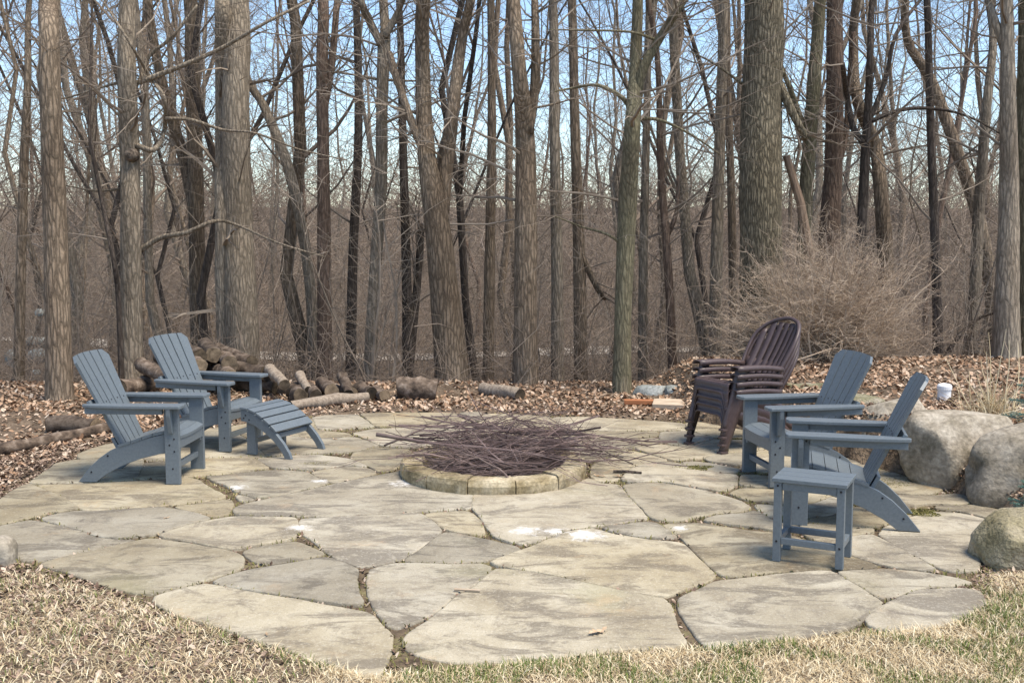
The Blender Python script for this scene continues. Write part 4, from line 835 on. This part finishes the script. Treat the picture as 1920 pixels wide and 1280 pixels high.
def make_tree(label, spine, dist, m, limbs=(), nbr=9, seed=0, top=9., group=None, blen=1.8, low=1.6, flare=1.35):
    """spine: [(px,py,width_px)...] from the base up; limbs: [([(px,py)...], r0, r1)]"""
    rg = random.Random(seed); s = F/dist; pts = [D(x, y, dist+rg.uniform(-.05, .05)*i) for i, (x, y, _) in enumerate(spine)]; rad = [w_/s/2 for *_, w_ in spine]
    base = pts[0].copy(); zb = gz(base.x, base.y); pts[0].z = zb-.1; rad[0] *= flare
    pts.insert(1, pts[0].lerp(pts[1], .12)); rad.insert(1, rad[0]/flare*1.06)
    d = (pts[-1]-pts[-2]).normalized(); d = (d+Vector((0, 0, .6))).normalized()
    tp = pts[-1]; r_ = rad[-1]
    for k in range(1, 5): pts.append(tp+d*(top-tp.z)*k/4*1.0+Vector((rg.gauss(0,.15), rg.gauss(0,.15), 0))); rad.append(r_*(1-.2*k))
    P_, Rr = smooth_poly(pts, rad); org = Vector((base.x, base.y, zb)); t = empty('tree', org)
    mb = MB(); mb.tube([q-org for q in P_], Rr, 14, True, .035, rg)
    mb.build('trunk', M[m], t, smooth=True)
    if 'two knots' in label:
        for kx, ky, kr in ((243,290,.055), (238,60,.04)):
            kb = MB(); c = D(kx, ky, dist-.115)-org; kb.tube([c+Vector((0,.10,0)), c+Vector((0,.02,0)), c+Vector((0,-.015,0)), c+Vector((0,-.01,0)), c+Vector((0,.015,0))], [kr*1.5, kr*1.2, kr, kr*.6, kr*.25], 11, True, .08, rg); kb.build('knot', M['knot'], t, smooth=True)
    cr = MB()
    for pl, r0, r1 in limbs:
        lp = [D(x, y, dist+.05+.12*i*rg.uniform(-1, 1)) for i, (x, y) in enumerate(pl)]; n = len(lp); lp, lr = smooth_poly(lp, [r0+(r1-r0)*i/(n-1) for i in range(n)])
        lb = MB(); lb.tube([q-org for q in lp], lr, 8, True, .05, rg); lb.build('limb', M[m], t, smooth=True)
        twiggy(cr, [q-org for q in lp], max(r1*.8, .005), rg, 12, 1.1, 2)
    tot = len(P_)
    for k in range(nbr):
        i = rg.randint(int(tot*.3), tot-2); q = P_[i]-org
        if q.z < low: continue
        an = rg.uniform(0, 6.283); L = blen*rg.uniform(.6, 1.5); bp = wander(q, (math.cos(an), math.sin(an), rg.uniform(-.05, .7)), L, 7, .13, rg, .015); r0 = min(Rr[i]*.4, rg.uniform(.009, .024))
        cr.tube(bp, [r0*(1-.12*j) for j in range(8)], 5, False); twiggy(cr, bp, r0*.5, rg, 9, L*.42, 2)
    if cr.v: cr.build('crown', M['twig'], t)
    tag(t, label, 'tree', group); return t
TR = [
 ('thick straight brown trunk at far left behind the left chair', [(112,755,50),(108,600,46),(103,400,42),(95,200,38),(92,60,36),(92,0,36)], 11.6, 'brown_bark', [], 6),
 ('grey trunk with two knots and long dark limbs, left of the log pile', [(247,718,42),(246,560,38),(245,400,36),(243,280,36),(238,150,33),(240,0,31)], 12.8, 'grey_bark',
   [([(250,158),(300,140),(350,120),(420,88),(500,42),(580,2)], .035, .014), ([(262,152),(280,105),(320,72),(370,10)], .028, .014), ([(256,272),(288,281),(308,245),(308,185),(282,145),(240,75),(195,5)], .034, .012),
    ([(310,222),(360,225),(420,244),(480,250),(560,280),(650,300)], .022, .007), ([(262,470),(300,446),(350,436),(400,415),(440,420),(520,455),(610,482)], .036, .008), ([(238,150),(170,170),(110,186),(40,181)], .016, .006), ([(240,352),(180,358),(100,346),(10,362)], .016, .005)], 5),
 ('broad grey double trunk standing right behind the log pile', [(458,690,64),(452,560,58),(446,400,54),(442,200,50),(443,0,47)], 14.2, 'grey_bark', [([(425,690),(420,560),(418,400),(417,200),(416,0)], .12, .09)], 6),
 ('straight trunk between the knotted tree and the double trunk', [(372,660,32),(370,500,30),(366,300,28),(360,120,27),(357,0,26)], 16, 'brown_bark', [([(368,420),(345,300),(310,180),(285,60),(278,0)], .09, .06)], 7),
 ('slim reddish trunk right of the double trunk', [(608,690,30),(608,500,26),(606,300,23),(604,120,22),(606,0,20)], 14.5, 'red_bark', [([(606,210),(622,120),(632,0)], .06, .04)], 6),
 ('pale slanting trunk rising into the slim reddish tree', [(590,680,22),(580,520,20),(545,330,20),(495,200,16),(465,150,14)], 15, 'grey_bark', [], 4),
 ('grey fork-topped tree left of centre', [(690,700,24),(700,560,22),(714,350,23),(716,200,22),(720,90,24),(722,50,18)], 14, 'grey_bark', [([(716,85),(695,45),(676,0),(665,-40)], .055, .035), ([(722,70),(745,25),(762,-15)], .05, .03), ([(712,150),(660,140),(600,133)], .02, .006), ([(722,150),(770,152),(830,150)], .02, .006)], 7),
 ('large leaning double-stemmed tree left of the centre', [(850,712,66),(838,600,58),(820,420,48),(800,290,34),(793,150,28),(794,0,26)], 13.3, 'brown_bark', [([(826,400),(838,290),(850,200),(865,80),(885,-10)], .11, .05), ([(796,285),(770,225),(745,150),(730,100)], .055, .04)], 7),
 ('tall straight trunk with a side stem at the centre', [(985,722,48),(985,600,44),(986,420,42),(985,260,37),(974,140,27),(962,0,25)], 13, 'brown_bark', [([(990,250),(1003,160),(1004,60),(1002,-10)], .065, .04), ([(988,205),(1040,195),(1090,180)], .016, .006)], 8),
 ('mossy trunk with big side limbs right of the centre', [(1166,738,36),(1168,600,32),(1176,400,36),(1186,240,30),(1192,120,22),(1196,0,19)], 12.1, 'mossy_bark', [([(1188,215),(1204,135),(1235,75),(1270,20),(1290,-10)], .06, .035), ([(1182,205),(1165,182),(1120,160),(1070,166),(1040,172)], .03, .008), ([(1232,76),(1180,60),(1090,57),(1030,56)], .018, .005), ([(1196,222),(1240,226),(1300,255),(1350,290)], .022, .007), ([(1182,470),(1140,440),(1090,425),(1040,405)], .02, .006)], 8),
 ('massive furrowed oak trunk behind the shrub', [(1428,720,88),(1427,560,80),(1426,380,77),(1428,180,74),(1432,0,70)], 13.2, 'oak_bark', [([(1462,160),(1490,220),(1512,260)], .06, .04), ([(1395,160),(1340,120),(1290,95)], .02, .006)], 5),
 ('upright mossy trunk just right of the massive oak', [(1500,705,28),(1506,500,26),(1514,320,26),(1526,160,25),(1538,0,21)], 14, 'mossy_bark', [([(1510,255),(1490,190),(1466,130),(1440,90)], .045, .02)], 7),
 ('dark reddish trunk behind the top of the shrub', [(1550,705,48),(1552,500,42),(1562,330,34),(1566,150,32),(1566,0,28)], 14.6, 'red_bark', [([(1556,350),(1585,260),(1590,180),(1600,60)], .05, .03)], 7),
 ('blackish stem with curved limbs above the shrub', [(1612,700,22),(1614,480,19),(1622,300,18),(1628,200,15),(1632,90,12),(1636,0,11)], 13.6, 'dark_bark', [([(1626,235),(1660,150),(1680,65),(1730,-5)], .035, .018), ([(1632,228),(1690,206),(1760,205),(1830,225),(1925,282)], .03, .008), ([(1620,268),(1600,240),(1588,180),(1580,120)], .045, .03)], 6),
 ('sturdy leaning trunk right of the blackish stem', [(1668,700,34),(1662,520,30),(1650,340,26),(1640,270,24),(1608,190,20),(1600,100,18),(1606,0,16)], 15, 'brown_bark', [], 6),
 ('tall tan trunk at the right edge', [(1884,715,52),(1888,560,44),(1892,380,36),(1890,180,28),(1887,0,22)], 12.4, 'pale_bark', [([(1884,95),(1866,40),(1852,-5)], .05, .035)], 6),
 ('green-tinged trunk cut by the right edge', [(1925,720,44),(1924,500,40),(1924,250,36),(1926,0,30)], 12.8, 'mossy_bark', [], 4),
 ('pale smooth trunk left of the tan trunk', [(1812,700,24),(1828,540,22),(1836,380,21),(1850,200,17),(1862,60,14)], 14.6, 'pale_bark', [], 5),
 ('dark slim trunk at the right end of the shrub', [(1760,705,20),(1757,560,18),(1752,420,17),(1745,240,15),(1738,0,12)], 13.8, 'dark_bark', [([(1758,700),(1790,640),(1830,600),(1870,585)], .04, .012)], 6),
 ('leaning tree crossing the sky at upper right', [(1880,700,24),(1850,480,24),(1800,300,22),(1745,150,20),(1700,70,15)], 16.5, 'brown_bark', [], 7),
 ('slim straight trunk at the far left edge', [(36,760,20),(38,560,18),(44,330,17),(52,150,13),(55,0,10)], 13.5, 'brown_bark', [], 6),
 ('crooked black sapling left of the knotted tree', [(228,715,11),(222,560,10),(212,480,9),(186,350,8),(168,250,7),(170,165,5)], 12.4, 'dark_bark', [], 5),
 ('straight grey trunk left of the massive oak', [(1340,690,26),(1343,500,23),(1350,250,20),(1356,0,17)], 14.5, 'grey_bark', [], 7),
 ('paired slim trunk just left of the oak', [(1378,690,16),(1372,400,15),(1364,150,13),(1362,0,12)], 15.5, 'brown_bark', [], 6),
 ('dark rough trunk left of the forked centre tree', [(655,690,20),(662,480,18),(672,250,16),(668,0,13)], 15.5, 'dark_bark', [], 6),
 ('grey trunk just right of the central straight trunk', [(1046,705,24),(1044,480,22),(1040,250,19),(1037,0,16)], 14.4, 'grey_bark', [], 7),
 ('brown trunk midway between centre and mossy tree', [(1090,705,26),(1086,480,23),(1078,240,18),(1072,0,15)], 15, 'brown_bark', [([(1086,470),(1120,540),(1135,560)], .05, .03)], 7),
 ('slim curved trunk right of the mossy tree', [(1262,715,17),(1256,560,16),(1248,430,15),(1238,300,13),(1232,100,10)], 13.8, 'red_bark', [([(1252,440),(1268,400),(1272,330)], .035, .02)], 6),
 ('grey trunk right of the mossy tree with pale bark', [(1205,715,18),(1206,500,17),(1212,250,14),(1216,0,11)], 14.2, 'grey_bark', [], 6),
 ('dark trunk between the leaning double tree and the centre', [(915,705,22),(918,500,20),(922,250,16),(920,0,13)], 15, 'brown_bark', [], 6),
 ('twin-stemmed slim trunk left of the leaning double tree', [(765,700,20),(762,500,18),(755,250,15),(748,0,12)], 15, 'dark_bark', [([(768,690),(785,500),(790,420)], .06, .045)], 6),
]
SHORT = ['far left trunk', 'knotted grey trunk', 'double trunk', 'trunk beside the double trunk', 'slim reddish trunk', 'slanting pale trunk', 'fork-topped tree', 'leaning double tree', 'central straight trunk', 'mossy limbed trunk', 'massive oak', 'mossy trunk by the oak', 'dark reddish trunk', 'blackish stem', 'leaning trunk by the blackish stem', 'tan trunk at right', 'green-tinged edge trunk', 'pale smooth trunk', 'dark trunk by the shrub', 'leaning upper right tree', 'left edge trunk', 'black sapling', 'grey trunk left of the oak', 'slim trunk by the oak', 'dark rough trunk', 'grey trunk by the centre', 'brown mid trunk', 'slim curved trunk', 'pale-barked grey trunk', 'dark trunk left of centre', 'twin-stemmed trunk']
for i, (lab, sp_, d, m, limbs, nb_) in enumerate(TR): make_tree(lab, sp_, d, m, limbs, nb_+3, seed=50+i)

# woodland behind: prototypes copied with their parts
def proto_tree(seed, h, r, m):
    rg = random.Random(seed); t = empty('tree'); n = 9; pts = [Vector((0, 0, -.3))]
    lean = Vector((rg.gauss(0, .09), rg.gauss(0, .09), 0)); fork = rg.random() < .7
    for i in range(1, n+1): pts.append(Vector((0, 0, h*i/n))+lean*h*i/n+Vector((rg.gauss(0, .17), rg.gauss(0, .17), 0)))
    rad = [r*1.3]+[r*(1-.85*i/n) for i in range(1, n+1)]
    mb = MB(); mb.tube(pts, rad, 9, False, .05, rg); cr = MB()
    if fork:
        i = rg.randint(2, 4); d = Vector((rg.gauss(0, .3), rg.gauss(0, .3), 1)); fp = wander(pts[i], d, h*.6, 7, .07, rg, .05); mb.tube(fp, [rad[i]*.75*(1-.11*j) for j in range(8)], 8, False); twiggy(cr, fp, .02, rg, 16, h*.16, 3, .03, .7)
    mb_ = mb.build('trunk', m, t, smooth=True)
    for k in range(26):
        f = rg.uniform(.12, .98); q = f*n; i = min(int(q), n-1); b = pts[i].lerp(pts[i+1], q-i); an = rg.uniform(0, 6.283); L = h*rg.uniform(.10, .26)*(1.15-f*.6)
        bp = wander(b, (math.cos(an), math.sin(an), rg.uniform(.2, 1.1)), L, 6, .13, rg, .04); r0 = max(.012, rad[i]*rg.uniform(.18, .38)); cr.tube(bp, [r0*(1-.13*j) for j in range(7)], 4, False)
        twiggy(cr, bp, r0*.5, rg, 8, L*.5, 2, .02, .7)
    cr.build('crown', M['far_twig'], t); return t
protos = [proto_tree(200+k, rg_h, rg_r, M[mm]) for k, (rg_h, rg_r, mm) in enumerate(((15,.10,'brown_bark'), (17,.13,'grey_bark'), (13,.07,'red_bark'), (18,.15,'brown_bark'), (12,.055,'dark_bark'), (16,.095,'grey_bark'), (14,.08,'pale_bark'), (11,.05,'brown_bark')))]
KIND = ['brown', 'grey', 'reddish', 'stout brown', 'blackish', 'straight grey', 'pale', 'very thin brown']
ORD = ['nearest', 'second', 'third', 'fourth', 'fifth', 'sixth', 'seventh', 'eighth', 'ninth', 'tenth', 'eleventh', 'twelfth']
rg = random.Random(11); used = set(); cnt = 0; spots = []; near_lab = {}
while cnt < 140:
    nearq = cnt < 34
    y = rg.uniform(14.6, 27) if nearq else 24+(rg.random()**1.2)*60; x = rg.uniform(-1, 1)*(y*.55+2.5)
    if any((x-a)**2+(y-b)**2 < (.4+.008*y)**2 for a, b in spots): continue
    if abs(y-(27.5-.16*x)) < 1.2: continue
    spots.append((x, y)); k = rg.choice((2, 4, 7, 7, 4, 2, 0, 5, 6)) if nearq else rg.randrange(8); o = protos[k] if k not in used else copy_tree(protos[k]); used.add(k)
    o.location = (x, y, gz(x, y)); o.rotation_euler = (0, 0, rg.uniform(0, 6.28)); s = rg.uniform(.8, 1.2); o.scale = (s, s, s)
    if nearq:
        px = 960+F*x/y; i = min(range(len(TR)), key=lambda q: abs(TR[q][1][1][0]-px)); side = 'left' if px < TR[i][1][1][0] else 'right'
        ref = SHORT[i]; key = (KIND[k], side, ref); n_ = near_lab.get(key, 0); near_lab[key] = n_+1
        tag(o, f"{'' if n_ == 0 else ORD[n_]+' '}{KIND[k]} tree behind and {side} of the {ref}", 'tree', 'near woodland trees')
    else: tag(o, 'slender bare tree deep in the woods', 'tree', 'far woodland trees')
    cnt += 1

# understory: saplings one can count near, a thicket mass further off
def proto_sapling(seed):
    rg = random.Random(seed); mb = MB()
    for k in range(rg.randint(2, 4)):
        bp = wander((rg.gauss(0, .1), rg.gauss(0, .1), -.1), (rg.gauss(0, .22), rg.gauss(0, .22), 1), rg.uniform(2, 4), 7, .08, rg, .03); r0 = rg.uniform(.008, .02)
        mb.tube(bp, [r0*(1-.12*j) for j in range(8)], 5, False); twiggy(mb, bp, r0*.6, rg, 20, 1.0, 2, .0, .9)
    return mb.mesh('sapling', M['twig'])
sm = [proto_sapling(300+k) for k in range(6)]
for k in range(90):
    y = 13.2+rg.random()**1.3*22; x = rg.uniform(-1, 1)*(y*.52+2)
    if .30*y-2 < x < .42*y and y < 15: continue
    o = bpy.data.objects.new('sapling', sm[k % 6]); C.objects.link(o); o.location = (x, y, gz(x, y)); o.rotation_euler = (0, 0, rg.uniform(0, 6.28)); s = rg.uniform(.6, 1.15); o.scale = (s, s, s)
    tag(o, 'thin bare sapling growing between the trunks', 'sapling', 'saplings among the trunks')
def thicket(name, n, y0, y1, h, L, r, lab, seed):
    q = np.random.default_rng(seed); y = y0+(y1-y0)*q.uniform(0, 1, n)**.8; x = q.uniform(-1, 1, n)*(y*.56+3); z = ground_z(x, y)+np.minimum(q.exponential(.34, n), 2.0)*h
    d = q.normal(0, 1, (n, 3))*np.array([.75, .6, .8])+np.array([0, 0, .45]); d /= np.linalg.norm(d, axis=1)[:, None]; ln = q.uniform(*L, n)
    A_ = np.stack([x, y, z], 1); B_ = A_+d*(ln*.5)[:, None]; d2 = d+q.normal(0, .3, (n, 3)); d2 /= np.linalg.norm(d2, axis=1)[:, None]; E_ = B_+d2*(ln*.5)[:, None]
    rr = q.uniform(*r, n)[:, None]; sx_ = np.cross(d, [0.3, 1, .2]); sx_ /= np.linalg.norm(sx_, axis=1)[:, None]; sy_ = np.cross(d, sx_)
    rings = []
    for P_, f in ((A_, 1), (B_, .75), (E_, .35)):
        for a in (0, 2.094, 4.189): rings.append(P_+(sx_*math.cos(a)+sy_*math.sin(a))*rr*f)
    V = np.stack(rings, 1).reshape(-1, 3); i = np.arange(n)*9; Fq = []
    for k in (0, 3):
        for a in range(3): b = (a+1) % 3; Fq.append(np.stack([i+k+a, i+k+b, i+k+3+b, i+k+3+a], 1))
    return tag(fast_mesh(name, V, np.concatenate(Fq), M['far_twig']), lab, 'thicket', kind='stuff')
thicket('thicket', 34000, 16, 45, 2.8, (.5, 1.5), (.003, .009), 'tangled brown undergrowth between the trees', 5)
thicket('thicket', 36000, 36, 95, 5.0, (1.0, 3.2), (.008, .022), 'far brown mass of brush and twigs closing the woods', 6)
thicket('thicket', 16000, 12.3, 19, .75, (.25, .9), (.0015, .005), 'low dead stems and twigs at the foot of the trees', 8)

# big twiggy shrub at the right
p = D(1545, 715, 12.4); z0 = gz(p.x, p.y); sh = empty('bare_shrub', (p.x, p.y, z0)); rg = random.Random(21); st = MB(); tw = MB()
for k in range(430):
    an = rg.uniform(0, 6.283); el = rg.uniform(.12, 1.45); d = Vector((math.cos(an)*math.cos(el), math.sin(an)*math.cos(el)*.8, math.sin(el))); L = rg.uniform(.55, 1.08)*(1.30+.15*math.sin(el))*(1+.12*math.sin(an*3+1))
    bp = wander((rg.gauss(0, .22), rg.gauss(0, .16), 0), d, L, 7, .09, rg, -.012*math.cos(el)); r0 = rg.uniform(.004, .008) if k % 9 else .013
    for q in bp: q.z = max(q.z, .02)
    st.tube(bp, [r0*(1-.11*j) for j in range(8)], 4, False); twiggy(tw, bp, r0*.55, rg, 9, .42, 2, .0, .75)
st.build('stem', M['shrub_twig'], sh); tw.build('crown', M['shrub_twig'], sh); tag(sh, 'large dense rounded shrub of bare tan twigs behind the right chairs', 'shrub')
# broken stub between oak and mossy trunk
mb = MB(); mb.tube([D(1520,700,13.4), D(1518,480,13.4), D(1500,380,13.4), D(1474,292,13.4)], [.07,.06,.055,.045], 9, True, .15, random.Random(2)); tag(mb.build('snag', M['snag']), 'broken barkless snag leaning beside the massive oak', 'dead tree')
